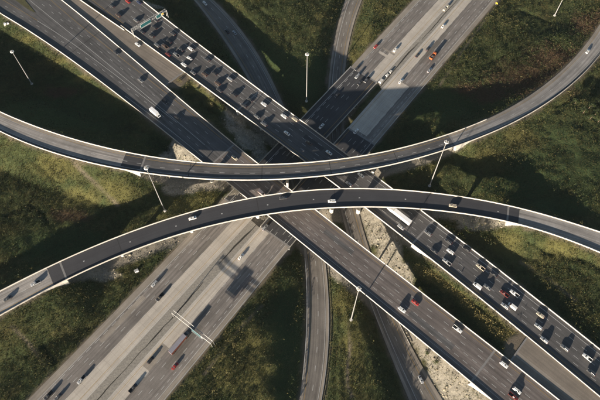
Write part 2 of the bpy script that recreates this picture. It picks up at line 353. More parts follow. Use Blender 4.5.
def ground(X, Y, detail=True):
    X = np.asarray(X, float).ravel(); Y = np.asarray(Y, float).ravel()
    num = np.zeros(X.shape); den = np.zeros(X.shape)
    for x, y, z in CP:
        wgt = 1 / ((X - x) ** 2 + (Y - y) ** 2 + 60) ** 1.6; num += wgt * z; den += wgt
    Z = num / den; road_d = np.full(X.shape, 1e9)
    amp = vnoise(X, Y, 26, 1) * 1.3 + vnoise(X, Y, 9, 2) * .8 + vnoise(X, Y, 3.4, 3) * .5
    Z = Z + amp * 0.8
    for grp, slope, m in ((FILL, .48, .6), (CUT, .35, 1.5), (RAMPS, .42, 1.2)):
        lo = np.full(X.shape, -1e9); hi = np.full(X.shape, 1e9)
        for C, hw, z in grp:
            d, bz = nearest(X, Y, C, hw, z); road_d = np.minimum(road_d, d)
            e = np.maximum(0, d - m); zz = bz - 0.3
            k = d < 1e8
            lo = np.where(k, np.maximum(lo, zz - slope * e), lo); hi = np.where(k, np.minimum(hi, zz + slope * e), hi)
        if grp is FILL: hi = np.maximum(hi, lo)
        else: lo = np.minimum(lo, hi)
        Z = np.minimum(np.maximum(Z, lo), hi)
    fade = np.clip((road_d - 1.0) / 4, 0, 1)
    dw, zw = nearest(X, Y, L0W.C, L0W.hw, L0W.z); de, ze = nearest(X, Y, L0E.C, L0E.hw, L0E.z)
    Z = np.where((dw < 9) & (de < 9), np.minimum(Z, zw - 1.3), Z)
    wx, wy = X + 3 * vnoise(X, Y, 7, 21), Y + 3 * vnoise(X, Y, 7, 22); cut = np.zeros(X.shape)
    for P in FUR: cut = np.maximum(cut, np.exp(-(seg_d(wx, wy, P) / 1.3) ** 2))
    Z = Z - cut * .9 * fade * np.clip(.8 + vnoise(X, Y, 12, 23), .3, 1.2)
    if detail: Z = Z + fade * (vnoise(X, Y, 2.2, 5) * .5 + vnoise(X, Y, 6, 6) * .5)
    return Z, road_d
def axis_pts(a, b, step, far):
    k = [step]; 
    while sum(k) < far: k.append(k[-1] * 1.35)
    o = np.cumsum(k); return np.r_[(a - o)[::-1], np.arange(a, b + step / 2, step), b + o]
GX = axis_pts(-265, 265, 1.35, 3200); GY = axis_pts(35, 400, 1.35, 3200)
XX, YY = np.meshgrid(GX, GY); ZZ, RD = ground(XX, YY)
def gz(x, y): return float(ground([x], [y])[0][0])
# surface zones: (px, py, radius x, radius y in metres, z, kind)
zones = [(378,228,9,16,3,'sand'),(390,250,8,15,6,'sand'),(402,275,7,10,7,'sand'),(370,212,8,10,2,'sand'),(440,365,9,12,6,'sand'),(457,387,11,9,8,'sand'),(472,399,9,7,9,'sand'),(428,350,5,7,5,'sand'),
         (181,147,8,7,9,'sand'),(190,158,8,6,9,'sand'),(172,157,9,5,9,'sand'),(478,224,14,4,14,'sand'),(505,222,6,3,15,'sand'),(465,220,5,3,14,'sand'),
         (235,120,9,16,7,'sand'),(250,140,12,10,7,'sand'),(262,155,8,8,7,'sand'),(175,190,9,5,7,'sand'),(190,188,7,5,7,'sand'),(105,275,10,4,7,'sand'),(150,8,12,4,9,'sand'),
                  (530,80,34,18,12,'brown'),(490,95,20,10,9,'brown'),(555,60,24,16,12,'brown'),(590,25,16,16,12,'brown'),(470,90,12,8,9,'brown'),(60,92,14,6,7,'brown'),(100,70,8,5,7,'brown'),
         (497,316,7,9,9.5,'brush'),(509,331,6,8,10,'brush'),(485,302,7,8,9,'brush'),(473,289,6,7,9,'brush'),(460,276,5,6,9,'brush'),(197,90,10,5,9.5,'gold'),(212,103,7,4,9,'gold'),(186,80,5,3,10,'gold'),(365,35,9,12,7,'gold'),(385,10,10,10,7,'gold'),(355,55,5,8,6,'gold'),
         (185,205,14,7,9,'gold'),(205,197,9,6,8,'gold'),(170,218,10,5,9,'gold'),(140,235,9,4,9,'gold'),(60,62,20,3,9,'gold'),(85,80,14,3,9,'gold'),(30,40,14,4,9,'gold'),
         (395,190,4,7,9,'gold'),(432,172,8,6,10,'gold'),(500,230,12,7,12,'green'),(530,240,16,9,12,'green'),(505,245,12,9,12,'gold'),(560,250,14,8,12,'gold'),(100,190,26,10,9,'green'),(60,170,20,10,9,'gold'),(120,195,12,8,9,'gold'),
         (75,50 + 150,20,8,9,'gold'),(70,215,14,5,9,'brown'),(580,150,40,26,14,'smooth'),(550,170,22,14,13,'smooth'),(520,140,14,10,12,'gold'),(490,160,14,8,12,'gold'),
         (255,60,24,30,6,'smooth'),(310,75,24,26,6,'smooth'),(440,105,26,14,8,'smooth'),(285,340,9,40,2,'smooth'),(60,110,40,12,8,'smooth'),(60,125,40,10,8,'smooth'),(60,245,40,10,9,'smooth'),(520,185,26,9,14,'smooth'),(560,205,20,8,15,'smooth'),
         (350,390,10,20,4,'green'),(355,340,8,20,5,'gold'),(240,360,22,24,7,'gold'),(345,300,8,10,3,'gold'),(410,150,6,14,7,'smooth')]
def zone_w(X, Y, kind):
    wv = np.zeros(X.shape)
    for x, y, rx, ry, z, k in zones:
        if k != kind and not (kind == 'gold' and k == 'brush'): continue
        p = at(x, y, z); wv = np.maximum(wv, np.exp(-(((X - p[0]) / rx) ** 2 + ((Y - p[1]) / ry) ** 2) * .9))
    return wv
fx, fy = XX.ravel(), YY.ravel()
edge = vnoise(fx, fy, 5, 11) * .7 + vnoise(fx, fy, 2, 12) * .5
dirt = np.clip(.95 - RD / 2.6 + edge, 0, 1)
sand = np.clip((zone_w(fx, fy, 'sand') - .38 + edge * .35) * 4, 0, 1)
under = np.zeros(fx.shape)
for r in (A, B, L1L, L1R, L0W, L0E):
    d, _ = nearest(fx, fy, *segs(r, r.b0 - 4, r.b1 + 4)); under = np.maximum(under, np.clip(.8 - d / 2.5 + edge * .6, 0, 1))
tracks = [((349,322),(350,345),(348,365),(347,385),(352,397)),((262,306),(250,318),(236,333),(222,350),(205,374)),((165,195),(180,186),(200,176)),((10,325),(30,345),(50,372),(62,398)),((500,0),(470,40),(440,85)),((60,150),(90,178),(118,205)),((575,300),(550,280),(520,262)),((344,15),(331,50),(326,84))]
for tr_ in tracks:
    P_ = []
    for x_, y_ in tr_:
        p_ = at(x_, y_, 7); p_ = at(x_, y_, gz(p_[0], p_[1])); P_.append(p_[:2])
    dirt = np.maximum(dirt, np.clip(1.3 - seg_d(fx, fy, P_) / 1.1 + edge * .8, 0, 1) * np.clip(.75 + 1.2 * vnoise(fx, fy, 14, 14), 0, 1))
brown = np.clip((zone_w(fx, fy, 'brown') - .3 + edge * .5) * 2, 0, 1)
gold = np.clip((zone_w(fx, fy, 'gold') - .3 + edge * .5) * 2, 0, 1)
brush = np.clip((zone_w(fx, fy, 'brush') - .3 + edge * .4) * 3, 0, 1)
bs = np.linspace(L1R.find(428, 256)[0], L1R.find(522, 333)[0], 40); bp_ = L1R.pt(bs, -1, 0, 0)[:, :2] - L1R.q(bs)[1] * (7.2 + 1.5 * np.sin(bs / 9))[:, None]
bd = np.full(fx.shape, 1e9)
for p_ in bp_: bd = np.minimum(bd, np.hypot(fx - p_[0], fy - p_[1]))
brush = np.maximum(brush * 0, np.clip(1.5 - bd / 2.9 + edge * .9, 0, 1)); gold = np.maximum(gold, brush)
smooth = np.clip((zone_w(fx, fy, 'smooth') - .25 + edge * .2) * 2.5, 0, 1)
nx, ny = len(GX), len(GY)
me = bpy.data.meshes.new('ground')
idx = np.arange(nx * ny).reshape(ny, nx)
quads = np.stack([idx[:-1, :-1], idx[:-1, 1:], idx[1:, 1:], idx[1:, :-1]], -1).reshape(-1, 4)
me.vertices.add(nx * ny); me.vertices.foreach_set('co', np.stack([fx, fy, ZZ], 1).astype(np.float32).ravel())
me.loops.add(len(quads) * 4); me.loops.foreach_set('vertex_index', quads.ravel().astype(np.int32))
me.polygons.add(len(quads)); me.polygons.foreach_set('loop_start', np.arange(0, len(quads) * 4, 4, dtype=np.int32))
me.update(calc_edges=True)
me.polygons.foreach_set('use_smooth', np.ones(len(quads), bool))
for nm, arrs in (('zone_a', (dirt, sand, brown)), ('zone_b', (gold, smooth, under))):
    ca = me.color_attributes.new(nm, 'FLOAT_COLOR', 'POINT')
    ca.data.foreach_set('color', np.stack([*arrs, np.ones(fx.shape)], 1).astype(np.float32).ravel())
def ground_mat():
    m, nt, b = new_mat('meadow ground', 0.95); b.inputs['Specular IOR Level'].default_value = 0.1
    tc = N(nt, 'ShaderNodeTexCoord').outputs['Object']
    n1 = noise(nt, tc, .05, 6, .7); n2 = noise(nt, tc, .35, 6, .7); n3 = noise(nt, tc, 1.6, 5, .75)
    c = ramp(nt, n1, [(.35, (.030, .041, .017)), (.5, (.044, .053, .021)), (.65, (.068, .061, .025))])
    c = mul(nt, c, ramp(nt, n2, [(.3, g(.6)), (.7, g(1.4))])); 
    za = N(nt, 'ShaderNodeVertexColor', layer_name='zone_a'); zb = N(nt, 'ShaderNodeVertexColor', layer_name='zone_b')
    sa = N(nt, 'ShaderNodeSeparateColor'); nt.links.new(za.outputs[0], sa.inputs[0]); sb = N(nt, 'ShaderNodeSeparateColor'); nt.links.new(zb.outputs[0], sb.inputs[0])
    c = mul(nt, c, (.040, .058, .023), sb.outputs[1], 'MIX')
    c = mul(nt, c, (.084, .080, .029), sb.outputs[0], 'MIX')
    c = mul(nt, c, (.068, .046, .026), sa.outputs[2], 'MIX')
    c = mul(nt, c, (.12, .10, .075), sa.outputs[0], 'MIX')
    c = mul(nt, c, (.17, .155, .13), sb.outputs[2], 'MIX')
    sandc = ramp(nt, n2, [(.3, (.13, .12, .098)), (.7, (.29, .268, .22))])
    c = mul(nt, c, sandc, sa.outputs[1], 'MIX')
    c = mul(nt, c, ramp(nt, n3, [(.2, g(.6)), (.8, g(1.4))]))
    nt.links.new(c, b.inputs['Base Color'])
    bp = N(nt, 'ShaderNodeBump'); bp.inputs['Strength'].default_value = .6; bp.inputs['Distance'].default_value = .35
    nt.links.new(n3, bp.inputs['Height']); nt.links.new(bp.outputs[0], b.inputs['Normal'])
    return m
M['ground'] = ground_mat()
tag(link('ground', me, M['ground']), kind='structure')

# ------------------------------------------------------------------ pavements and bridges
def structure_road(name, road, a, b, fr, mats, dz=0.0):
    o = ribbon(road, a, b, fr, name, mats, None, dz); o['kind'] = 'structure'
    mb = MB(); sweep(mb, road, a, b, [(1, -.05, dz - .02), (-1, .05, dz - .02), (-1, .05, dz - .7), (1, -.05, dz - .7)], 6)
    e = mb.build('road_base', M['gravel'], o); return o
def barrier(road, a, b, side, label, group='concrete barriers along the raised roads', n='concrete_barrier'):
    mb = MB(); sweep(mb, road, a, b, PAR_L if side == 'L' else PAR_R)
    o = mb.build(n, M['concrete']); tag(o, label, 'barrier', group); return o
def bridge(name, label, road, fr, mats, depth=1.7, inset=2.2, slab=.32, piers=(), ncol=1, lower=(), joints=('joint', 'joint'), wing=(1, 1), dzj=.02, wing_len=20, wing_h=4.0, pierw=2.2):
    a, b = road.b0, road.b1; c = road.pt([(a + b) / 2], 0, 0, 0)[0]
    t = empty(name, label, 'bridge', (0, 0, 0))
    ribbon(road, a, b, fr, 'road_surface', mats, t, 0.004)
    mb = MB(); sweep(mb, road, a, b, [(1, -.02, -.01), (-1, .02, -.01), (-1, .02, -slab), (-1, inset, -slab - .25), (1, -inset, -slab - .25), (1, -.02, -slab)]); mb.build('deck', M['girder'], t)
    mb = MB(); sweep(mb, road, a + .5, b - .5, [(1, -inset, -slab - .24), (-1, inset, -slab - .24), (-1, inset + .8, -depth), (1, -inset - .8, -depth)]); mb.build('girder', M['girder'], t)
    for pr in (PAR_L, PAR_R):
        mb = MB(); sweep(mb, road, a, b, pr); mb.build('parapet', M['concrete'], t)
    for s_, jm, sg in ((a, joints[0], 1), (b, joints[1], -1)):
        mb = MB(); w_ = .55
        sweep(mb, road, s_ - w_, s_ + w_, [(1, -.6, dzj), (-1, .6, dzj), (-1, .6, -.05), (1, -.6, -.05)]); mb.build('expansion_joint', M[jm], t)
        # abutment wall under the deck end, and wing walls running back along the approach
        c_, n_, hw, z, T = road.q([s_]); g0 = min(gz(*(c_[0] + n_[0] * hw[0] * k))for k in (-.9, 0, .9)) - 1.2
        mb = MB(); p = c_[0] - T[0] * sg * .45
        zt = z[0] - .45; mb.box((p[0], p[1], (zt + g0) / 2), (1.0, 2 * hw[0] - .3, zt - g0), math.atan2(T[0][1], T[0][0])); mb.build('abutment', M['pier'], t)
    for s_, sg, on in ((a, -1, wing[0]), (b, 1, wing[1])):
        if not on: continue
        for side in (1, -1):
            mb = MB(); ss = np.linspace(s_, s_ + sg * wing_len, 8); k = np.linspace(0, 1, 8); rings = []
            for q_, kk in zip(ss, k):
                dn = -.36 - wing_h * (1 - kk) - .05; P = [road.pt([q_], side, o_, dz)[0] for o_, dz in ((-side * .02, -.36), (-side * .6, -.36), (-side * .6, dn), (-side * .02 + side * .6 * (1 - kk), dn))]
                rings.append(P)
            mb.loft(rings); mb.build('wing_wall', M['concrete'], t)
    for pp in piers:
        s_ = road.find(*pp)[0] if isinstance(pp, tuple) else pp
        c_, n_, hw, z, T = road.q([s_]); ang = math.atan2(T[0][1], T[0][0]); top = z[0] - depth
        width = 2 * hw[0] - 2 * inset - 1.0
        mb = MB()
        if ncol == 1:
            rings = []
            for zz, wd, th in ((0, width, 1.6), (-.8, width * .95, 1.6), (-2.4, width * .42, 1.6), (-3.2, width * .36, 1.5)):
                rings.append([(c_[0, 0] + T[0, 0] * x * th / 2 + n_[0, 0] * y * wd / 2, c_[0, 1] + T[0, 1] * x * th / 2 + n_[0, 1] * y * wd / 2, top + zz) for x, y in ((-1, -1), (1, -1), (1, 1), (-1, 1))])
            mb.loft(rings); pier = mb.build('pier', M['pier'], t)
            mb = MB(); gb = gz(*c_[0]) - 1; mb.tube((*c_[0], top - 3.1), (*c_[0], gb), width * .17, width * .17, 12); mb.build('column', M['pier'], pier)
        else:
            mb.box((*c_[0], top - .6), (1.4, width, 1.2), ang); pier = mb.build('pier', M['pier'], t)
            for k in range(ncol):
                o_ = (k / (ncol - 1) - .5) * (width - 2.5); p = c_[0] + n_[0] * o_
                if any(blocked(p, r, 1.0) for r in lower): continue
                mb = MB(); mb.tube((*p, top - 1.1), (*p, gz(*p) - 1), .6, .6, 10); mb.build('column', M['pier'], pier)
    return t
def blocked(p, road, m):
    d = np.hypot(*(road.C - p).T) - road.hw; return d.min() < m
AY = [0, .12, .9, 1]
# curved flyover A
fA = bridge('flyover_bridge', 'upper curved flyover bridge with yellow line and pale parapets, higher in the photo', A, [0, 1], ['asphalt_mid'], depth=2.5, wing_h=4.6, piers=[(110, 160)] * 0 + [(209, 172), (287, 172), (376, 163), (423, 153)])
mk = Marks()
mk.quad(A, A.b0, A.b1, .19, .22, mi=1); mk.quad(A, A.b0, A.b1, .845, .22, mi=2); mk.dashes(A, A.b0, A.b1, .55, 9.4, 3.2, .24, phase=2); mk.build(fA)
A_d = A.find(123, 160)[0]
for nm, a, b, mm in (('flyover_approach_road', 0, A_d, 'approach_grey'), ('flyover_approach_road', A_d, A.b0, 'asphalt_dark'), ('flyover_approach_road', A.b1, A.len, 'approach_grey')):
    o = structure_road(nm, A, a, b, [0, .13, .85, 1], ['shoulder', mm, 'asphalt_mid'] if mm != 'asphalt_dark' else [mm] * 3)
    mk = Marks(); mk.quad(A, a, b, .17, .22, mi=1); mk.quad(A, a, b, .845, .24, mi=0); mk.dashes(A, a, b, .5, 9.3, 3.0, .24); mk.build(o)
barrier(A, 0, A.b0, 'L', 'pale concrete barrier along the far edge of the upper flyover, left end')
barrier(A, 0, A.b0, 'R', 'pale concrete barrier along the near edge of the upper flyover, left end')
barrier(A, A.b1, A.find(485, 118)[0], 'L', 'short pale concrete barrier along the far edge of the upper flyover, right of the bridge')
barrier(A, A.b1, A.len, 'R', 'long pale concrete barrier on the outer edge of the upper curve at right')
def dark_joint(px, road, parent):
    s_ = road.find(*px)[0]; mb = MB(); sweep(mb, road, s_ - .18, s_ + .18, [(1, -.5, .016), (-1, .5, .016), (-1, .5, -.02), (1, -.5, -.02)]); mb.build('expansion_joint', M['joint_dark'], parent)
for px in ((190, 168), (262, 171), (330, 166), (395, 155)): dark_joint(px, A, fA)
# curved flyover B
fB = bridge('flyover_bridge', 'lower curved flyover bridge with fresh black asphalt and white parapets', B, [0, 1], ['asphalt_fresh'], piers=[(120, 255), (190, 227), (257, 209), (333, 200), (361, 199), (415, 200), (462, 206)])
mk = Marks(); mk.dashes(B, B.b0, B.b1, .5, 28, .8, .6, phase=12); mk.build(fB)
for px in ((120, 247), (190, 222), (258, 207), (335, 199), (427, 200)): dark_joint(px, B, fB)
for a, b, mm in ((0, B.find(50, 276)[0], 'approach_grey'), (B.find(50, 276)[0], B.b0, 'asphalt_fresh'), (B.b1, B.find(519, 216)[0], 'asphalt_fresh'), (B.find(519, 216)[0], B.len, 'approach_grey')):
    o = structure_road('flyover_approach_road', B, a, b, [0, 1], [mm])
    if mm == 'approach_grey':
        mk = Marks(); mk.quad(B, a, b, .14, .22, mi=2); mk.quad(B, a, b, .84, .22, mi=1); mk.dashes(B, a, b, .5, 9.3, 3.0, .24); mk.build(o)
barrier(B, 0, B.b0, 'L', 'pale concrete barrier along the far edge of the lower flyover, left end')
barrier(B, 0, B.b0, 'R', 'pale concrete barrier along the near edge of the lower flyover, left end')
barrier(B, B.b1, B.len, 'L', 'pale concrete barrier along the far edge of the lower flyover, right end')
barrier(B, B.b1, B.len, 'R', 'pale concrete barrier along the near edge of the lower flyover, right end')
# diagonal carriageways
lowers = (L0W, L0E, R1, R2)
fL = bridge('highway_bridge', 'brown diagonal highway bridge with light traffic passing beneath both flyovers', L1L, [0, 1], ['asphalt_brown'], depth=1.5, piers=[(262, 186), (283, 204), (322, 232), (372, 270), (408, 300)], ncol=5, lower=lowers, wing=(1, 1), wing_len=14, wing_h=3.6)
def lines_L1L(mk, a, b):
    mk.quad(L1L, a, b, .10, .2, mi=1); mk.quad(L1L, a, b, .865, .18, mi=2)
    mk.dashes(L1L, a, b, .25, 11.4, 3.2, .2); mk.dashes(L1L, a, b, .39, 11.4, 3.2, .2, phase=2)
    mk.dashes(L1L, a, b, .55, 5.7, 3.0, .2, phase=1); mk.dashes(L1L, a, b, .71, 5.7, 3.0, .2, phase=3)
mk = Marks(); lines_L1L(mk, L1L.b0, L1L.b1); mk.build(fL)
o = structure_road('diagonal_highway', L1L, 0, L1L.b0, [0, 1], ['asphalt_mid'])
mk = Marks()
mk.px([(30,-20),(50,0),(75,20),(111,50),(151,81.5),(170,96),(186,109),(222,139)], L1L, .2, mi=1)
mk.px([(40,-3),(54,9),(64,16),(73,23.5),(153,89),(164,97),(176,107),(215,140)], L1L, .2, 11.2)
mk.px([(42,4),(50.6,11),(60,19),(69.4,26),(149,91.5),(160,100),(171.5,110),(212,146)], L1L, .2, 11.2)
mk.px([(30,0),(52,19),(75,37.5),(112,65.5),(140,90.6),(157,106),(177.5,121),(205,145)], L1L, .26)
mk.px([(37.5,20.6),(56,33),(75,45),(112,72),(137,92),(152,103.5),(177,122.5)], L1L, .26)
mk.px([(5,5.6),(15.6,12.5),(26,19),(37.5,25.6),(48,32.5),(59,39.6),(69,47),(91,62),(110,74.5),(132.5,89),(144,103),(168,121),(200,147)], L1L, .2, 8.5)
mk.px([(125,96),(140,107),(170,130),(203,157)], L1L, .22)
mk.px([(0,-2),(15,7),(37.5,20.6)], L1L, .2, mi=1)
mk.build(o); dark_joint((83, 44), L1L, o)
o = structure_road('diagonal_highway', L1L, L1L.b1, L1L.len, [0, 1], ['asphalt_brown'])
mk = Marks(); lines_L1L(mk, L1L.b1, L1L.len); mk.build(o)
fR = bridge('highway_bridge', 'dark diagonal highway bridge crowded with cars, right of the brown one', L1R, [0, 1], ['asphalt_crowded'], depth=1.5, piers=[(266, 116), (287, 127), (335, 165), (355, 182), (395, 213)], ncol=5, lower=lowers, wing=(0, 1), wing_len=14, wing_h=3.6)
def lines_L1R(mk, a, b):
    mk.quad(L1R, a, b, .12, .24, mi=0); mk.quad(L1R, a, b, .90, .2, mi=1)
    mk.dashes(L1R, a, b, .265, 8.2, 3.2, .22); mk.dashes(L1R, a, b, .43, 11.2, 3.2, .2, phase=2)
    mk.dashes(L1R, a, b, .585, 11.2, 3.2, .2, phase=5); mk.dashes(L1R, a, b, .74, 11.2, 3.2, .2, phase=7)
mk = Marks(); lines_L1R(mk, L1R.b0, L1R.b1); mk.build(fR)
for a, b in ((0, L1R.b0), (L1R.b1, L1R.len)):
    o = structure_road('diagonal_highway', L1R, a, b, [0, 1], ['asphalt_crowded']); mk = Marks(); lines_L1R(mk, a, b); mk.build(o)
for road, a, b, side, lb in ((L1L, 0, L1L.b0, 'L', 'concrete barrier between the quieter carriageway and the tan connector strip, upper left'),
        (L1L, 0, L1L.b0, 'R', 'sunlit concrete barrier on the outer edge of the quieter carriageway, upper left'),
        (L1L, L1L.b1, L1L.len, 'L', 'concrete barrier between the brown carriageway and the paved strip, lower right'),
        (L1L, L1L.b1, L1L.len, 'R', 'concrete barrier on the outer edge of the brown carriageway, bottom of the photo'),
        (L1R, 0, L1R.b0, 'L', 'concrete barrier on the outer edge of the crowded carriageway beside the sign gantry'),
        (L1R, L1R.find(126, 22)[0], L1R.b0, 'R', 'concrete barrier between the crowded carriageway and the tan connector strip'),
        (L1R, L1R.b1, L1R.len, 'L', 'concrete barrier on the outer edge of the crowded carriageway, lower right'),
        (L1R, L1R.b1, L1R.len, 'R', 'concrete barrier between the crowded carriageway and the golden brush, lower right')):
    barrier(road, a, b, side, lb)
for r, nm in ((MEDU, 'connector_strip'), (MEDL, 'paved_strip')):
    o = structure_road(nm, r, 0, r.len, [0, .62, .78, 1] if r is MEDL else [0, 1], ['paved_tan', 'shoulder', 'paved_tan'] if r is MEDL else ['paved_tan'], -.06)
barrier(MEDU, 0, MEDU.find(121, 33)[0], 'L', 'concrete barrier fragment that ends at the gap left of the gantry')
# low lower highway
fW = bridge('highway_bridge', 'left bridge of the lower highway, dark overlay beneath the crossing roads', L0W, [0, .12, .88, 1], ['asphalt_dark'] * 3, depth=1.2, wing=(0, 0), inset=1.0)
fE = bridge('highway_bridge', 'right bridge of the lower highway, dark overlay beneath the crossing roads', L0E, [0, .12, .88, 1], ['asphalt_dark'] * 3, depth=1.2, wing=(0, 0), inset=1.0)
def lines_L0W(mk, a, b):
    mk.quad(L0W, a, b, .165, .25); mk.dashes(L0W, a, b, .205, 6.4, 3.6, .25, mi=0); mk.dashes(L0W, a, b, .345, 12.0, 3.4, .22); mk.dashes(L0W, a, b, .475, 12.0, 3.4, .22, phase=1)
    mk.dashes(L0W, a, b, .63, 12.0, 3.4, .2, mi=0, phase=2); mk.quad(L0W, a, b, .88, .2, mi=1); mk.quad(L0W, a, b, .985, .3, mi=0)
def lines_L0E(mk, a, b):
    mk.quad(L0E, a, b, .09, .2, mi=1); mk.dashes(L0E, a, b, .31, 9.3, 3.2, .2); mk.dashes(L0E, a, b, .465, 9.3, 3.2, .22); mk.dashes(L0E, a, b, .625, 9.3, 3.2, .22, phase=4)
    mk.dashes(L0E, a, b, .785, 4.8, 2.6, .22); mk.quad(L0E, a, b, .865, .25); mk.quad(L0E, a, b, .01, .25, mi=0)
mk = Marks(); lines_L0W(mk, L0W.b0, L0W.b1); mk.build(fW)
mk = Marks(); lines_L0E(mk, L0E.b0, L0E.b1); mk.build(fE)
for a, b in ((0, L0W.b0), (L0W.b1, L0W.len)):
    o = structure_road('lower_highway', L0W, a, b, [0, .155, .63, 1], ['shoulder', 'asphalt', 'concrete_road']); mk = Marks(); lines_L0W(mk, a, b); mk.build(o)
for a, b in ((0, L0E.b0), (L0E.b1, L0E.len)):
    o = structure_road('lower_highway', L0E, a, b, [0, .30, .87, 1], ['concrete_road', 'asphalt', 'shoulder']); mk = Marks(); lines_L0E(mk, a, b); mk.build(o)
def patch(road, parent, p0, length, f0, f1, mat):
    s_ = road.find(*p0)[0]; ribbon(road, s_, s_ + length, [f0, f1], 'pavement_patch', [mat], parent, .007)
PAVE = {}
for o in col.objects:
    if o.name.split('.')[0] == 'lower_highway': PAVE[o.name] = o
lw0, lw1, le0, le1 = (PAVE[k] for k in ('lower_highway', 'lower_highway.001', 'lower_highway.002', 'lower_highway.003'))
patch(L0W, lw1, (384, 56), 2.2, .36, .985, 'concrete_road'); patch(L0W, lw1, (388, 52), 1.6, .36, .8, 'shoulder'); patch(L0W, lw0, (110, 350), 34, .215, .34, 'shoulder'); patch(L0W, lw0, (180, 270), 26, .48, .62, 'ramp')
patch(L0E, le0, (170, 372), 30, .47, .615, 'ramp'); patch(L0E, le0, (232, 300), 18, .635, .78, 'asphalt_brown'); patch(L0E, le0, (150, 372), 16, .10, .30, 'shoulder'); patch(L0E, le1, (430, 70), 40, .32, .46, 'ramp'); patch(L0E, le1, (368, 137), 52, .305, .62, 'concrete_road')
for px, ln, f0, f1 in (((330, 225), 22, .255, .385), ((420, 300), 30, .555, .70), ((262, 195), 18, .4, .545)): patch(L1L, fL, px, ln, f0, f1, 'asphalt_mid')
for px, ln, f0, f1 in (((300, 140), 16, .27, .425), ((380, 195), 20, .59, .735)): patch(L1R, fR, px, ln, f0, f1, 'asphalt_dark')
# gravel median with its dark drain
def median(a0, a1, e0, e1):
    n = max(20, int(abs(a1 - a0) / 1.2)); m = 9; pa = L0W.pt(np.linspace(a0, a1, n), -1, .3, -.05); pb = L0E.pt(np.linspace(e0, e1, n), 1, -.3, -.05); v = []
    kk = np.arange(n) * 1.2; wob = .53 + vnoise(kk, kk * 0 + 3.3, 16, 4) * .22 + vnoise(kk, kk * 0 + 7.7, 5, 5) * .07; gap = vnoise(kk, kk * 0 + 1.2, 9, 6)
    for i in range(n):
        for k in range(m):
            f = k / (m - 1); p = pa[i] * (1 - f) + pb[i] * f; dip = max(0, 1 - abs(f - wob[i]) / .3); p = p.copy(); p[2] -= dip * .22 + random.uniform(0, .03) * min(1, k, m - 1 - k); v.append(tuple(p))
    me = bpy.data.meshes.new('gravel_median'); f = [(i * m + k, i * m + k + 1, (i + 1) * m + k + 1, (i + 1) * m + k) for i in range(n - 1) for k in range(m - 1)]
    me.from_pydata(v, [], f); o = link('gravel_median', me, [M['median_gravel']]); o['kind'] = 'structure'
    if me.polygons[0].normal.z < 0: me.flip_normals()
    mb = MB(); W = np.linalg.norm((pa - pb)[:, :2], axis=1)
    for i in range(n - 1):
        if gap[i] < -.22: continue
        q = []
        for ii in (i, i + 1):
            hw_ = (.2 + .55 * max(0, gap[ii] + .2)) / W[ii]
            for sg in (-1, 1):
                f_ = wob[ii] + sg * hw_; p = pa[ii] * (1 - f_) + pb[ii] * f_; q.append((p[0], p[1], p[2] - .14))
        mb.poly([q[0], q[1], q[3], q[2]])
    mb.build('drain', M['drain'], o)
median(0, L0W.b0 - 1, 0, L0E.b0 - 1); median(L0W.b1 + 1, L0W.len, L0E.find(379, 88)[0], L0E.len)
# ramps
for r, yl, wl in ((R1, .80, .17), (R2, .24, .76)):
    o = structure_road('ramp_road', r, 0, r.len, [0, .12, .88, 1], ['shoulder', 'ramp', 'shoulder'])
    mk = Marks(); mk.quad(r, 0, r.len, yl, .2, mi=1); mk.quad(r, 0, r.len, wl, .24, mi=0); mk.dashes(r, 0, r.len, .48, 10.6, 3.2, .22); mk.build(o)
def retaining_wall(p, q, label):
    a = at(*p, 13.0); b = at(*q, 13.0); c = (a + b) / 2; d = b - a; L = np.linalg.norm(d[:2]); gb = min(gz(*(a[:2] + d[:2] * k)) for k in (0, .5, 1)) - 1.5
    gb = min(gb, 10); mb = MB(); mb.box((c[0], c[1], (12.98 + gb) / 2), (L, .7, 12.98 - gb), math.atan2(d[1], d[0])); wall = mb.build('retaining_wall', M['pier']); tag(wall, label, 'wall')
    mb = MB(); mb.box((c[0], c[1], 13.1), (L, .9, .25), math.atan2(d[1], d[0])); mb.build('coping', M['joint'], wall)
retaining_wall((165, 85.5), (183.5, 72), 'concrete end wall of the tan connector strip above the brushy valley')
retaining_wall((510, 362), (527.5, 337), 'concrete end wall of the paved strip beside the golden brush')
# guard rails
def guardrail(road, a, b, side, label, off=-.25, white=False):
    t = empty('guardrail', label, 'guardrail', (0, 0, 0), 'guardrails beside the ramps and lower highway')
    mb = MB(); sg = 1 if side == 'L' else -1
    sweep(mb, road, a, b, [(sg, sg * (off - .12), .45), (sg, sg * (off + .12), .5), (sg, sg * (off + .12), .82), (sg, sg * (off - .12), .85)]); mb.build('rail', M['concrete'] if white else M['steel'], t)
    mb = MB()
    for s_ in np.arange(a + 1, b, 4.0):
        p = road.pt([s_], sg, sg * off, 0)[0]; mb.box((p[0], p[1], p[2] + .1), (.16, .16, 1.1))
    o = mb.build('post', M['bark'], t); o['kind'] = 'stuff'
guardrail(R1, R1.find(316, 258)[0], R1.len, 'L', 'steel guardrail along the right side of the bottom centre ramp')
guardrail(R1, R1.find(312, 258)[0], R1.find(305, 380)[0], 'R', 'steel guardrail along the left side of the bottom centre ramp')
guardrail(R2, R2.find(350, 240)[0], R2.find(372, 338)[0], 'R', 'white barrier on the left side of the right hand ramp', white=True)
guardrail(R2, R2.find(375, 260)[0], R2.find(408, 346)[0], 'L', 'white barrier on the right side of the right hand ramp', white=True)
guardrail(L0E, 0, L0E.b0, 'R', 'steel guardrail along the grass side of the lower highway, bottom')
guardrail(L0E, L0E.b1, L0E.find(440, 64)[0], 'R', 'steel guardrail along the shaded grass side of the lower highway, top')
guardrail(L0W, L0W.b1, L0W.find(345, 88)[0], 'L', 'short steel guardrail beside the top ramp')
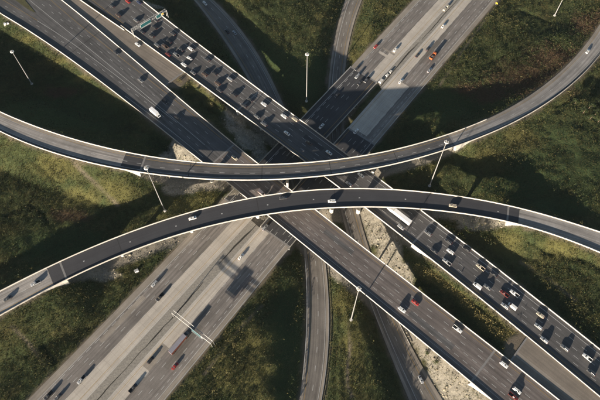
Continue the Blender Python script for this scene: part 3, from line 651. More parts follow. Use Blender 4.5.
# worn grass wedge in the gore, upper left
mb = MB(); gp = [at(x, y, 12.58) for x, y in ((13, -2), (23, -2), (31, 7), (36, 13), (30, 10.5), (22, 5))]; gp = [p + np.array([0, 0, .12]) for p in gp]; mb.poly(gp)
o = mb.build('gore_grass', M['ground']); o['kind'] = 'structure'
me = o.data
for nm in ('zone_a', 'zone_b'):
    ca = me.color_attributes.new(nm, 'FLOAT_COLOR', 'POINT'); ca.data.foreach_set('color', [0.3, 0, 0, 1] * len(me.vertices))
# ------------------------------------------------------------------ vehicles
PAINT = {}
PCOL = {'white': (.60, .60, .585), 'silver': (.33, .34, .35), 'grey': (.16, .165, .17), 'dark grey': (.055, .057, .062), 'black': (.018, .018, .02), 'dark blue': (.03, .045, .10),
        'red': (.24, .022, .018), 'dark red': (.10, .017, .015), 'beige': (.36, .31, .24), 'brown': (.06, .04, .03), 'orange': (.30, .085, .03), 'pale pink': (.55, .44, .40)}
def paint(c):
    if c not in PAINT:
        m, nt, b = new_mat(c + ' paint', .35); b.inputs['Specular IOR Level'].default_value = .5; b.inputs['Coat Weight'].default_value = .4; b.inputs['Coat Roughness'].default_value = .1
        if c in ('silver', 'grey', 'dark grey', 'dark blue'): b.inputs['Metallic'].default_value = .35
        tc = N(nt, 'ShaderNodeTexCoord').outputs['Object']; n1 = noise(nt, tc, 1.3, 3, .6)
        nt.links.new(mul(nt, PCOL[c], ramp(nt, n1, [(.3, g(.9)), (.7, g(1.08))])), b.inputs['Base Color']); PAINT[c] = m
    return PAINT[c]
M['glass'] = solid_mat('car glass', (.012, .014, .017), .12, .05, 1, 0, .6)
M['tyre'] = solid_mat('tyre rubber', (.018, .018, .018), .9, .1, 4)
M['headlight'] = solid_mat('headlight lens', (.75, .75, .72), .2, .03, 4)
M['taillight'] = solid_mat('taillight lens', (.35, .02, .02), .3, .03, 4)
M['trim'] = solid_mat('black trim', (.03, .03, .03), .7, .1, 3)
M['chassis'] = solid_mat('truck chassis', (.04, .04, .042), .8, .2, 2)
M['trailer_white'] = solid_mat('white trailer panel', (.70, .70, .68), .5, .06, .5)
M['trailer_roof'] = solid_mat('grey trailer roof', (.20, .195, .225), .5, .1, .5)
M['trailer_side'] = solid_mat('rust red trailer side', (.24, .075, .045), .6, .12, .6)
M['dump'] = solid_mat('dark dump body', (.05, .05, .052), .7, .2, 1)
MESH = {}
def hull(x0, x1, W, rings):
    """rounded body from stations (x, z_bottom, z_top, half width)"""
    mb = MB(); R = []
    for x, zb, zt, hw in rings:
        R.append([(x, -hw * .86, zb), (x, -hw, zb + .16), (x, -hw, zb + (zt - zb) * .62), (x, -hw * .9, zt - .03), (x, -hw * .5, zt + .01), (x, hw * .5, zt + .01), (x, hw * .9, zt - .03), (x, hw, zb + (zt - zb) * .62), (x, hw, zb + .16), (x, hw * .86, zb)])
    mb.loft(R); return mb
def cabin(mb, b0, b1, t0, t1, zb, zt, wb, wt):
    ring = lambda x0, x1, w, z: [(x0, -w * .94, z), (x0, w * .94, z), (x0 + .06, w, z), (x1 - .06, w, z), (x1, w * .94, z), (x1, -w * .94, z), (x1 - .06, -w, z), (x0 + .06, -w, z)]
    mb.loft([ring(b0, b1, wb, zb), ring(t0, t1, wt, zt - .06), ring(t0 + .12, t1 - .12, wt * .93, zt)])
def quadpanel(a, b, c, d, inset=.08, out=.012):
    a, b, c, d = (Vector(p) for p in (a, b, c, d)); n = (b - a).cross(d - a).normalized(); ctr = (a + b + c + d) / 4
    P = [p + (ctr - p) * inset + n * out for p in (a, b, c, d)]; Q = [p - n * .02 for p in P]
    mb = MB(); mb.loft([Q, P]); return mb
def glazing(b0, b1, t0, t1, zb, zt, wb, wt, rear=True, split=None):
    zt -= .07; out = []
    out.append(('windshield', quadpanel((b1, wb * .92, zb), (b1, -wb * .92, zb), (t1, -wt * .92, zt), (t1, wt * .92, zt))))
    out[-1][1].v[:] = out[-1][1].v
    if rear: out.append(('rear_window', quadpanel((b0, -wb * .92, zb), (b0, wb * .92, zb), (t0, wt * .92, zt), (t0, -wt * .92, zt))))
    for s in (1, -1):
        q = [(b0 + .18, s * wb, zb), (b1 - .15, s * wb, zb), (t1 - .05, s * wt, zt), (t0 + .05, s * wt, zt)]
        if s > 0: q = q[::-1]
        out.append(('side_window', quadpanel(*q, .06)))
    return out
def wheel_mb(x, y, r=.33, wd=.24):
    mb = MB(); mb.tube((x, y - wd / 2, r), (x, y + wd / 2, r), r, r, 12); return mb
def fix(mb_quads): return mb_quads
def vehicle_parts(kind, color):
    key = (kind, color)
    if key in MESH: return MESH[key]
    P = []; pm = paint(color)
    def add(name, mb, mat):
        me_ = mb.mesh(name); me_.materials.append(mat); P.append((name, me_))
    def wheels(xs, W, r=.33, wd=.24):
        for x in xs:
            for s in (1, -1): add('wheel', wheel_mb(x, s * (W / 2 - wd / 2 - .01), r, wd), M['tyre'])
    def lights(xf, xr, W, zf, zr):
        for s in (1, -1):
            mb = MB(); mb.box((xf, s * (W / 2 - .28), zf), (.12, .36, .16)); add('headlight', mb, M['headlight'])
            mb = MB(); mb.box((xr, s * (W / 2 - .24), zr), (.10, .30, .18)); add('taillight', mb, M['taillight'])
    def mirrors(x, z, W):
        for s in (1, -1):
            mb = MB(); mb.box((x, s * (W / 2 + .07), z), (.12, .2, .13)); add('mirror', mb, pm)
    def glass(lst):
        for n_, mb in lst: add(n_, mb, M['glass'])
    if kind == 'sedan':
        mb = hull(0, 0, 0, [(-2.35, .38, .72, .70), (-2.28, .26, .93, .82), (-1.7, .22, .99, .90), (-.2, .2, .97, .91), (.95, .2, .96, .91), (1.9, .22, .84, .87), (2.27, .26, .72, .78), (2.36, .38, .6, .66)])
        cb = (-1.72, 1.05, -1.0, .28, .93, 1.45, .80, .60); cabin(mb, *cb); add('body', mb, pm); glass(glazing(*cb)); wheels((-1.4, 1.42), 1.8); lights(2.28, -2.3, 1.7, .64, .8); mirrors(.75, .98, 1.8)
    elif kind == 'hatchback':
        mb = hull(0, 0, 0, [(-2.0, .38, .8, .70), (-1.95, .26, .98, .80), (-1.4, .22, 1.0, .87), (.8, .2, .98, .88), (1.6, .22, .88, .84), (1.98, .26, .74, .74), (2.06, .38, .62, .62)])
        cb = (-1.88, .95, -1.5, .25, .95, 1.52, .79, .60); cabin(mb, *cb); add('body', mb, pm); glass(glazing(*cb)); wheels((-1.22, 1.25), 1.75); lights(1.99, -1.98, 1.62, .66, .86); mirrors(.65, 1.0, 1.74)
    elif kind == 'suv':
        mb = hull(0, 0, 0, [(-2.4, .5, .9, .78), (-2.34, .34, 1.08, .88), (-1.8, .3, 1.12, .95), (.9, .28, 1.1, .96), (1.9, .3, 1.02, .93), (2.33, .34, .88, .84), (2.42, .48, .72, .74)])
        cb = (-2.28, 1.0, -1.98, .35, 1.07, 1.76, .86, .70); cabin(mb, *cb); add('body', mb, pm); glass(glazing(*cb)); wheels((-1.45, 1.48), 1.92, .37, .26); lights(2.35, -2.38, 1.8, .8, .98); mirrors(.8, 1.15, 1.92)
        mb = MB(); mb.box((-.8, .55, 1.80), (1.9, .05, .05)); mb.box((-.8, -.55, 1.80), (1.9, .05, .05)); add('roof_rack', mb, M['trim'])
    elif kind == 'pickup':
        mb = hull(0, 0, 0, [(-.62, .36, 1.08, .95), (.0, .32, 1.1, .97), (1.25, .32, 1.1, .97), (2.3, .34, 1.04, .94), (2.75, .38, .9, .85), (2.84, .5, .74, .74)])
        for s in (1, -1): mb.box((-1.72, s * .91, .72), (2.24, .12, .76))
        mb.box((-2.82, 0, .72), (.10, 1.94, .74)); mb.box((-1.7, 0, .46), (2.2, 1.7, .14))
        cb = (-.6, 1.35, -.42, .72, 1.05, 1.80, .86, .70); cabin(mb, *cb); add('body', mb, pm); glass(glazing(*cb)); wheels((-1.75, 1.75), 1.98, .39, .27); lights(2.78, -2.86, 1.86, .82, .9); mirrors(1.1, 1.15, 1.98)
        mb = MB(); mb.box((-1.7, 0, .56), (2.16, 1.68, .04)); add('bed_liner', mb, M['trim'])
        mb = MB(); mb.box((2.86, 0, .5), (.12, 1.7, .16)); mb.box((-2.9, 0, .48), (.1, 1.7, .16)); add('bumper', mb, M['steel'])
    elif kind == 'van':
        mb = hull(0, 0, 0, [(-2.7, .4, 1.1, .9), (-2.66, .32, 1.2, .98), (1.2, .3, 1.2, 1.0), (2.2, .32, 1.1, .96), (2.66, .36, .92, .86), (2.74, .5, .75, .76)])
        cb = (-2.62, 2.0, -2.5, 1.2, 1.15, 2.25, .96, .82); cabin(mb, *cb); add('body', mb, pm)
        gl = glazing(*cb); glass(gl[:2]); 
        for s in (1, -1):
            q = [(.55, s * .945, 1.3), (1.72, s * .945, 1.3), (1.2, s * .84, 2.05), (.55, s * .84, 2.05)]; add('side_window', quadpanel(*(q[::-1] if s > 0 else q), .04, .03), M['glass'])
        wheels((-1.65, 1.75), 2.0, .36, .26); lights(2.68, -2.7, 1.86, .85, 1.2); mirrors(1.7, 1.35, 2.05)
    elif kind in ('box truck',):
        mb = MB(); mb.loft([[(x, -1.05, z), (x, 1.05, z), (x2, 1.0, z2), (x2, -1.0, z2)] for x, x2, z, z2 in ((2.3, 2.3, .6, 2.5), (2.9, 2.75, .6, 2.45), (3.6, 3.3, .6, 2.1), (4.1, 4.0, .6, 1.35), (4.4, 4.3, .65, 1.25))]); add('cab', mb, pm)
        add('windshield', quadpanel((3.98, 1.0, 1.4), (3.98, -1.0, 1.4), (3.33, -.98, 2.08), (3.33, .98, 2.08), .06, .03), M['glass'])
        for s in (1, -1):
            q = [(2.5, s * 1.03, 1.45), (3.6, s * 1.03, 1.45), (3.2, s * 1.0, 2.1), (2.5, s * 1.0, 2.3)]; add('side_window', quadpanel(*(q[::-1] if s > 0 else q), .08, .03), M['glass'])
        mb = MB(); mb.box((-1.1, 0, 2.15), (6.6, 2.45, 2.6)); add('cargo_box', mb, M['trailer_white'])
        mb = MB(); mb.box((-1.1, 0, 3.47), (6.5, 2.35, .04)); add('roof_panel', mb, M['sign_white'])
        mb = MB(); mb.box((-.2, 0, .68), (7.6, .9, .3)); add('chassis', mb, M['chassis']); wheels((-2.8, 3.2), 2.4, .48, .32); lights(4.36, -4.42, 2.0, .95, .9); mirrors(3.1, 1.7, 2.3)
    elif kind in ('semi truck', 'brown semi truck'):
        rust = kind == 'brown semi truck'
        mb = MB(); mb.loft([[(x, -w_, .75), (x, w_, .75), (x, w_, z), (x, w_ * .8, z + .12), (x, -w_ * .8, z + .12), (x, -w_, z)] for x, w_, z in ((4.2, 1.2, 3.5), (5.2, 1.2, 3.6), (6.2, 1.2, 3.1), (6.8, 1.18, 2.9), (7.0, 1.1, 2.0), (8.3, 1.0, 1.8), (8.8, .9, 1.5))]); add('cab', mb, pm)
        add('windshield', quadpanel((7.0, 1.05, 2.1), (7.0, -1.05, 2.1), (6.82, -1.02, 2.85), (6.82, 1.02, 2.85), .06, .03), M['glass'])
        for s in (1, -1):
            q = [(5.9, s * 1.21, 2.1), (6.75, s * 1.19, 2.1), (6.6, s * 1.19, 2.75), (5.9, s * 1.21, 2.75)]; add('side_window', quadpanel(*(q[::-1] if s > 0 else q), .06, .03), M['glass'])
            mb = MB(); mb.tube((4.35, s * 1.15, 1.0), (4.35, s * 1.15, 4.0), .09); add('exhaust_stack', mb, M['steel'])
        mb = MB(); mb.box((-2.2, 0, 2.6), (13.6 - 1.2, 2.55, 2.75)); add('trailer', mb, M['trailer_side'] if rust else M['trailer_white'])
        mb = MB(); mb.box((-2.2, 0, 4.0), (12.3, 2.5, .06)); add('trailer_roof', mb, M['trailer_roof'] if rust else M['sign_white'])
        mb = MB(); mb.box((-8.45, 0, 2.6), (.08, 2.3, 2.5)); add('rear_door', mb, M['trailer_roof'] if rust else M['trailer_white'])
        mb = MB(); mb.box((-2, 0, 1.05), (12, .9, .25)); mb.box((5.5, 0, .8), (6, .9, .3)); add('chassis', mb, M['chassis']); wheels((-7.3, -6.0, 3.2, 4.5, 7.9), 2.5, .5, .4); lights(8.72, -8.46, 1.9, 1.1, 1.0); mirrors(6.6, 2.3, 2.5)
    elif kind == 'dump truck':
        mb = MB(); mb.loft([[(x, -w_, .75), (x, w_, .75), (x, w_, z), (x, -w_, z)] for x, w_, z in ((1.3, 1.15, 2.7), (2.6, 1.15, 2.7), (2.9, 1.12, 1.85), (4.3, .95, 1.6))]); add('cab', mb, M['chassis'])
        add('windshield', quadpanel((2.92, 1.0, 1.9), (2.92, -1.0, 1.9), (2.62, -1.0, 2.6), (2.62, 1.0, 2.6), .06, .03), M['glass'])
        mb = MB(); mb.box((-1.6, 0, 1.25), (5.2, 2.3, .2)); mb.box((-1.6, 1.15, 1.9), (5.2, .15, 1.5)); mb.box((-1.6, -1.15, 1.9), (5.2, .15, 1.5)); mb.box((-4.15, 0, 1.9), (.15, 2.2, 1.5)); mb.box((.95, 0, 2.1), (.15, 2.2, 1.9)); mb.box((1.4, 0, 3.1), (1.2, 2.4, .12)); add('dump_body', mb, pm)
        mb = MB(); mb.loft([[(-4, -1.0, 1.6), (-4, 1.0, 1.6), (-4, .6, 1.9), (-4, -.6, 1.9)], [(-1.6, -1.0, 2.3), (-1.6, 1.0, 2.3), (-1.6, .5, 2.9), (-1.6, -.5, 2.9)], [(.8, -1.0, 1.8), (.8, 1.0, 1.8), (.8, .6, 2.1), (.8, -.6, 2.1)]]); add('load', mb, M['dump'])
        mb = MB(); mb.box((0, 0, .85), (8, .9, .3)); add('chassis', mb, M['chassis']); wheels((-3.2, -1.9, 3.2), 2.4, .5, .36); lights(4.3, -4.2, 1.8, 1.1, 1.0)
    MESH[key] = P; return P
NAMES = {'sedan': 'sedan', 'hatchback': 'hatchback', 'suv': 'sport_utility_car', 'pickup': 'pickup_truck', 'van': 'van', 'box truck': 'box_truck', 'semi truck': 'semi_truck', 'brown semi truck': 'semi_truck', 'dump truck': 'dump_truck'}
CATS = {'sedan': 'car', 'hatchback': 'car', 'suv': 'car', 'pickup': 'pickup', 'van': 'van', 'box truck': 'truck', 'semi truck': 'truck', 'brown semi truck': 'truck', 'dump truck': 'truck'}
WORD = {'suv': 'SUV', 'sedan': 'sedan', 'hatchback': 'hatchback', 'pickup': 'pickup', 'van': 'van', 'box truck': 'box truck'}
HALF = {'semi truck': 8.8, 'brown semi truck': 8.8, 'box truck': 4.5, 'dump truck': 4.4, 'pickup': 2.95, 'van': 2.8}
RN = {'L1R': ('the crowded diagonal highway', 'upper left', -1), 'L1L': ('the quieter diagonal highway', 'upper left', 1), 'L0W': ('the left half of the lower highway', 'bottom', -1), 'L0E': ('the right half of the lower highway', 'bottom', 1),
      'A': ('the upper flyover', 'left', 1), 'B': ('the lower flyover', 'left', -1), 'R1': ('the bottom centre ramp', 'top', -1), 'R2': ('the right hand ramp', 'top', 1), 'MEDU': ('the tan connector strip', 'upper left', 1)}
V = [ # survey pixel, road, kind, colour
 (112,5.5,'L1R','sedan','dark grey'),(118,15,'L1R','suv','brown'),(127.7,1,'L1R','sedan','red'),(139,2,'L1R','sedan','dark blue'),(136,20,'L1R','sedan','grey'),(142,31.5,'L1R','sedan','dark grey'),(151.7,35.5,'L1R','suv','black'),
 (155.5,19.5,'L1R','sedan','dark grey'),(157,45,'L1R','suv','grey'),(165,46,'L1R','pickup','brown'),(154.5,27,'L1R','sedan','black'),(172.7,33.5,'L1R','suv','dark grey'),(168,54,'L1R','sedan','dark red'),(176.5,54.5,'L1R','pickup','grey'),
 (169,41,'L1R','sedan','black'),(190.5,48.5,'L1R','suv','white'),(189.5,58,'L1R','sedan','white'),(184,64.5,'L1R','suv','white'),(193,72.5,'L1R','sedan','grey'),(181,49,'L1R','sedan','dark grey'),(204.5,74,'L1R','suv','brown'),
 (214.5,73,'L1R','sedan','black'),(207,59.5,'L1R','suv','dark grey'),(230,79,'L1R','suv','silver'),(217.5,83,'L1R','suv','brown'),(219.5,90,'L1R','sedan','dark grey'),(234,94.5,'L1R','suv','black'),(250,99.5,'L1R','sedan','dark grey'),
 (264,104,'L1R','suv','white'),(244,105.5,'L1R','suv','dark grey'),(257,116.5,'L1R','sedan','grey'),(264,124,'L1R','suv','grey'),(284,116,'L1R','suv','white'),(295,119,'L1R','suv','beige'),(287,133,'L1R','sedan','white'),
 (309,142.5,'L1R','sedan','brown'),(329,152.5,'L1R','sedan','white'),(361,175,'L1R','sedan','white'),(349,184,'L1R','suv','silver'),(399,216,'L1R','semi truck','white'),(401,227,'L1R','sedan','silver'),
 (428,233,'L1R','suv','grey'),(448.5,241.5,'L1R','suv','dark grey'),(450.5,251.5,'L1R','suv','white'),(447,262,'L1R','pickup','silver'),(434.5,251,'L1R','sedan','dark grey'),(466.5,249,'L1R','suv','black'),(480.5,267,'L1R','pickup','beige'),
 (477.5,286,'L1R','van','white'),(487.5,287,'L1R','sedan','grey'),(504.5,293.5,'L1R','pickup','dark red'),(514.5,293.5,'L1R','pickup','white'),(494,274,'L1R','sedan','black'),(505,306,'L1R','suv','silver'),(512.5,306.5,'L1R','van','white'),
 (540.5,315,'L1R','suv','beige'),(538.5,326.5,'L1R','suv','silver'),(544.5,340,'L1R','suv','silver'),(565,348,'L1R','suv','grey'),(587.5,357.5,'L1R','pickup','white'),(591.5,372.5,'L1R','suv','dark grey'),
 (457.5,329,'L1L','pickup','white'),(504,364.5,'L1L','suv','white'),(517,390.5,'L1L','suv','white'),(513.5,396.5,'L1L','pickup','dark red'),(402,309.5,'L1L','suv','white'),(415.5,302.5,'L1L','sedan','red'),
 (116,52.5,'L1L','sedan','dark grey'),(140.5,80,'L1L','sedan','grey'),(155.5,113.5,'L1L','box truck','white'),(177.5,117.5,'L1L','sedan','black'),(234.5,157.5,'L1L','sedan','beige'),(261.5,193,'L1L','van','pale pink'),(165,101,'L1L','suv','black'),
 (137.7,44.2,'MEDU','sedan','white'),
 (192.5,218,'B','sedan','white'),(283.5,197.7,'B','sedan','dark grey'),(332,201,'B','suv','white'),(35.5,283,'B','pickup','silver'),(7.5,298.5,'B','sedan','dark grey'),(453,205.5,'B','suv','beige'),
 (588,51,'A','sedan','white'),
 (81.5,379.5,'L0W','pickup','silver'),(48.5,395.5,'L0W','pickup','black'),(58,397,'L0W','sedan','dark grey'),(154.5,283.6,'L0W','suv','silver'),(160,297,'L0W','pickup','black'),
 (150.6,360,'L0E','suv','black'),(133,388,'L0E','pickup','dark grey'),(175,366,'L0E','sedan','red'),(181,342,'L0E','brown semi truck','black'),(241,256.5,'L0E','sedan','white'),(265,227.5,'L0E','suv','silver'),
 (376,46,'L0W','sedan','red'),(395.5,49.5,'L0W','sedan','white'),(357,68,'L0W','sedan','dark grey'),(357.5,76,'L0W','suv','silver'),(367,79.5,'L0W','pickup','dark grey'),(360,82.5,'L0W','suv','black'),(337,95,'L0W','sedan','black'),(321.5,126,'L0W','sedan','white'),
 (401,81,'L0E','suv','white'),(417.5,55,'L0E','sedan','dark grey'),(428,48.5,'L0E','suv','dark grey'),(433.5,56,'L0E','dump truck','orange'),(429.5,70,'L0E','sedan','silver'),(443.5,25.5,'L0E','sedan','white'),(356,131,'L0E','sedan','white'),
 (204.8,3,'R1','sedan','white'),(234.5,32.5,'R1','sedan','silver'),(227.3,31,'R1','sedan','black'),(421,379.5,'R2','sedan','silver')]
placed = []
for x, y, rk, kind, c in V:
    road = ROADS[rk]; s_, o_ = road.find(x, y, .8)
    hw = float(np.interp(s_, road.s, road.hw)); o_ = max(-hw + 1.7, min(hw - 1.7, o_)); placed.append([rk, s_, o_, kind, c])
for _ in range(30):
    for i in range(len(placed)):
        for j in range(i):
            a_, b_ = placed[i], placed[j]
            if a_[0] != b_[0] or abs(a_[2] - b_[2]) > 2.15: continue
            need = HALF.get(a_[3], 2.45) + HALF.get(b_[3], 2.45) + 1.0; d = a_[1] - b_[1]
            if abs(d) < need:
                # side by side in neighbouring lanes: ease apart across; same lane: ease apart along
                if abs(a_[2] - b_[2]) > 1.3: k = 1 if a_[2] > b_[2] else -1; a_[2] += k * .2; b_[2] -= k * .2
                else: k = 1 if d >= 0 else -1; a_[1] += k * .4; b_[1] -= k * .4
ORD = ['', 'first', 'second', 'third', 'fourth', 'fifth', 'sixth', 'seventh', 'eighth', 'ninth', 'tenth', 'eleventh', 'twelfth', 'thirteenth', 'fourteenth', 'fifteenth']
from collections import defaultdict
cls = defaultdict(list)
for p in placed: cls[(p[0], p[3], p[4])].append(p)
SPECIAL = {'semi truck': 'white semi truck with long white trailer on the crowded diagonal highway, below the flyovers', 'brown semi truck': 'semi truck with grey roofed rust red trailer under the white sign gantry',
           'dump truck': 'orange dump truck with dark load on the upper right of the lower highway', 'box truck': 'white box truck on the quieter diagonal highway, just above the upper flyover'}
for p in placed:
    rk, s_, o_, kind, c = p; road = ROADS[rk]
    c_, n_, hw, z, T = road.q([s_]); pos = c_[0] + n_[0] * o_; dirn = RN[rk][2]; ang = math.atan2(T[0][1] * dirn, T[0][0] * dirn)
    ds = 1.0; zf, zb = road.q([s_ + ds])[3][0], road.q([s_ - ds])[3][0]; pitch = -math.atan2((zf - zb) * dirn, 2 * ds)
    lst = sorted(cls[(rk, kind, c)], key=lambda q_: q_[1])
    where, frm, _d = RN[rk]
    if kind in SPECIAL: lab = SPECIAL[kind]
    elif len(lst) == 1: lab = f"{c} {WORD[kind]} on {where}, the only one there"
    else: lab = f"{ORD[[id(q_) for q_ in lst].index(id(p)) + 1]} {c} {WORD[kind]} from the {frm} end on {where}"
    t = empty(NAMES[kind], lab, CATS[kind], (pos[0], pos[1], z[0] + .012), 'vehicles driving on the roads'); t.rotation_euler = (0, pitch, ang)
    for nm, m_ in vehicle_parts(kind, c): link(nm, m_, None, t)

# ------------------------------------------------------------------ sign gantries
def gantry(name, label, p0, p1, z0, zg0, zg1, zt, mat, signs, truss=1.6, group='sign gantries'):
    """posts at pixels p0 and p1 (measured at beam height zt); signs: (f0, f1, height, colour, face side)"""
    a = at(*p0, zt); b = at(*p1, zt); d = b - a; L = np.linalg.norm(d); u = d / L; nrm = np.array([u[1], -u[0], 0]); ang = math.atan2(u[1], u[0])
    t = empty(name, label, 'sign gantry', (a[0], a[1], zg0), group)
    off = np.array([a[0], a[1], zg0])
    for p, zg in ((a, zg0), (b, zg1)):
        mb = MB()
        for k in (-.5, .5): q = p + nrm * truss * k - off; mb.tube((q[0], q[1], zg - zg0), (q[0], q[1], zt - zg0 + .2), .2, .16, 8)
        mb.build('post', mat, t)
    for k in (-.5, .5):
        for dz in (0, -.9):
            mb = MB(); q0, q1 = a + nrm * truss * k - off, b + nrm * truss * k - off; mb.tube((q0[0], q0[1], q0[2] + dz), (q1[0], q1[1], q1[2] + dz), .12, .12, 6); mb.build('chord', mat, t)
    mb = MB(); n = int(L / 1.8)
    for i in range(n):
        f0, f1 = i / n, (i + 1) / n; sg = 1 if i % 2 else -1
        for (k0, z_0), (k1, z_1) in (((sg * .5, 0), (-sg * .5, 0)), ((.5, -.9 if sg > 0 else 0), (.5, 0 if sg > 0 else -.9)), ((-.5, -.9 if sg > 0 else 0), (-.5, 0 if sg > 0 else -.9))):
            q0 = a + d * f0 + nrm * truss * k0 - off; q1 = a + d * f1 + nrm * truss * k1 - off; mb.tube((q0[0], q0[1], q0[2] + z_0), (q1[0], q1[1], q1[2] + z_1), .05, .05, 4)
    o = mb.build('lattice', mat, t); o['kind'] = 'stuff'
    for f0, f1, h, mt, face in signs:
        q = a + d * (f0 + f1) / 2 + nrm * (truss / 2 + .3) * face - off; zc = zt - zg0 - .6
        mb = MB(); mb.box((q[0], q[1], zc), (L * (f1 - f0), .12, h), ang); s_ = mb.build('sign_panel', M['sign_white'], t)
        mb = MB(); q2 = q + nrm * .075 * face; mb.box((q2[0], q2[1], zc), (L * (f1 - f0) - .25, .04, h - .25), ang); mb.build('sign_face', mt, s_)
        mb = MB(); q3 = q + nrm * .35 * face
        mb.box((q3[0], q3[1], zc - h / 2 - .12), (L * (f1 - f0), .7, .06), ang); mb.build('catwalk', mat, s_)
gantry('sign_gantry', 'grey overhead sign gantry with teal panels across the crowded diagonal highway', (131.7, 29.5), (165.8, 9.5), 13, 13.6, 13.6, 20.6, M['steel'],
       [(.22, .52, 3.0, M['sign_teal'], 1), (.68, .82, 3.0, M['sign_teal'], 1), (.83, .90, 1.6, M['sign_yellow'], 1)], 1.8)
p_l = at(172.4, 311.5, 14.6); p_r = at(211.8, 342.5, 14.6)
gantry('sign_gantry', 'white twin beam sign gantry across the lower highway above the semi truck', (172.4, 311.5), (211.8, 342.5), 6.6, gz(p_l[0], p_l[1]), gz(p_r[0], p_r[1]), 14.6, M['mast'],
       [(.52, .76, 3.4, M['sign_teal'], 1), (.26, .46, 3.0, M['sign_teal'], 1)][:1] + [(.765, .80, 1.2, M['sign_white'], 1)], 1.7)
# ------------------------------------------------------------------ high mast lights
def high_mast(base, head, label):
    z0 = 8.0
    for _ in range(3): p = at(*base, z0); z0 = gz(p[0], p[1])
    h = 20.0; best = None
    for k in np.arange(12, 60, .5):
        q = np.array([p[0], p[1], z0 + k]) - np.array([0, 0, CAM_H]); dep = q[1] * math.sin(TILT) - q[2] * math.cos(TILT); yy = 200 - FPX * (q[1] * math.cos(TILT) + q[2] * math.sin(TILT)) / dep
        if best is None or abs(yy - head[1]) < best[0]: best = (abs(yy - head[1]), k)
    h = best[1]
    t = empty('high_mast_light', label, 'light mast', (p[0], p[1], z0), 'high mast lights around the interchange')
    mb = MB(); mb.tube((0, 0, -.5), (0, 0, .5), .9, .9, 12); mb.build('footing', M['pier'], t)
    mb = MB(); mb.tube((0, 0, .3), (0, 0, h * .5), .36, .27, 12); mb.tube((0, 0, h * .5), (0, 0, h), .27, .17, 12); mb.build('shaft', M['mast'], t)
    mb = MB()
    for k in range(16):
        a0, a1 = k / 16 * 2 * math.pi, (k + 1) / 16 * 2 * math.pi; mb.tube((.85 * math.cos(a0), .85 * math.sin(a0), h - .2), (.85 * math.cos(a1), .85 * math.sin(a1), h - .2), .08, .08, 5)
    for k in range(4): mb.tube((0, 0, h - .2), (.85 * math.cos(k * math.pi / 2), .85 * math.sin(k * math.pi / 2), h - .2), .05, .05, 4)
    ring = mb.build('lamp_ring', M['mast'], t)
    for k in range(8):
        mb = MB(); a0 = k / 8 * 2 * math.pi; mb.tube((1.0 * math.cos(a0), 1.0 * math.sin(a0), h - .6), (1.0 * math.cos(a0), 1.0 * math.sin(a0), h - .1), .33, .2, 8); mb.build('lamp', M['lens'], ring)
    mb = MB(); mb.tube((0, 0, h - .4), (0, 0, h + .35), .5, .3, 10); mb.build('cap', M['mast'], t)
for b_, h_, lab in (((306.5, 101), (307, 54), 'tall light mast on shaded grass between the two top ramps'), ((165, 211), (143, 167.5), 'tall light mast crossing the left part of the upper flyover'),
                    ((429.5, 186), (443, 141.5), 'tall light mast whose head overlaps the right part of the upper flyover'), ((32, 84), (14, 51), 'tall light mast in the dark meadow at the far left'),
                    ((351, 320), (358.8, 288.5), 'tall light mast between the bottom ramps whose head overlaps the brown highway'), ((554.5, 15.5), (564, -5), 'tall light mast in the meadow at the top right edge')):
    high_mast(b_, h_, lab)
# ------------------------------------------------------------------ small roadside things
def cabinet(px, z, label, d=(1.6, 1.0, 1.5)):
    p = at(*px, z); z = gz(p[0], p[1]); t = empty('utility_cabinet', label, 'cabinet', (p[0], p[1], z), rz=.5)
    mb = MB(); mb.box((0, 0, -.2), (d[0] + .5, d[1] + .5, .7)); mb.build('plinth', M['pier'], t)
    mb = MB(); mb.box((0, 0, .15 + d[2] / 2), d); b_ = mb.build('case', M['sign_white'], t)
    mb = MB(); mb.box((0, 0, .19 + d[2]), (d[0] + .15, d[1] + .15, .08)); mb.build('lid', M['steel'], t)
    mb = MB(); mb.box((-d[0] / 2 - .02, 0, .2 + d[2] / 2), (.04, d[1] - .2, d[2] - .25)); mb.build('door', M['steel'], t)
cabinet((5, 24), 11, 'pale utility cabinet below the barrier at the upper left corner'); cabinet((8.3, 24), 11, 'second pale utility cabinet, right of the one at the upper left corner', (1.2, .8, 1.2))
cabinet((136.5, 271), 7, 'white utility cabinet among bushes beside the lower highway', (2.2, 1.4, 1.6))
def board(px, label):
    p = at(*px, 7.5); z = gz(p[0], p[1]); t = empty('roadside_board', label, 'sign', (p[0], p[1], z), rz=-.7)
    mb = MB(); mb.box((0, 0, 2.3), (1.7, .15, 1.2)); mb.build('panel', M['sign_yellow'], t)
    for k in (-.6, .6):
        mb = MB(); mb.tube((k, .12, -.3), (k, .12, 2.6), .08); mb.build('post', M['steel'], t)
board((496, 5), 'small yellow roadside board beside the lower highway, top of the photo')
def block(px, label, d=(2.6, 1.2, 1.0), mat='concrete'):
    s_, o_ = L0W.find(*px); p = at(*px, 7.0); i = int(np.argmin(((L0W.C - p[:2]) ** 2).sum(1))); ang = math.atan2(L0W.T[i][1], L0W.T[i][0]); t = empty('concrete_block', label, 'block', (p[0], p[1], L0W.z[i] - .05), 'blocks lying on the gravel median', ang)
    mb = MB(); mb.loft([[(-d[0] / 2 * k, -d[1] / 2 * k, z), (d[0] / 2 * k, -d[1] / 2 * k, z), (d[0] / 2 * k, d[1] / 2 * k, z), (-d[0] / 2 * k, d[1] / 2 * k, z)] for k, z in ((1, -.3), (1, d[2] * .8), (.85, d[2]))]); mb.build('body', M[mat], t)
    for k in (-.3, .3):
        mb = MB(); mb.tube((d[0] * k, 0, d[2] - .05), (d[0] * k, 0, d[2] + .15), .07); mb.build('lifting_loop', M['dark_steel'], t)
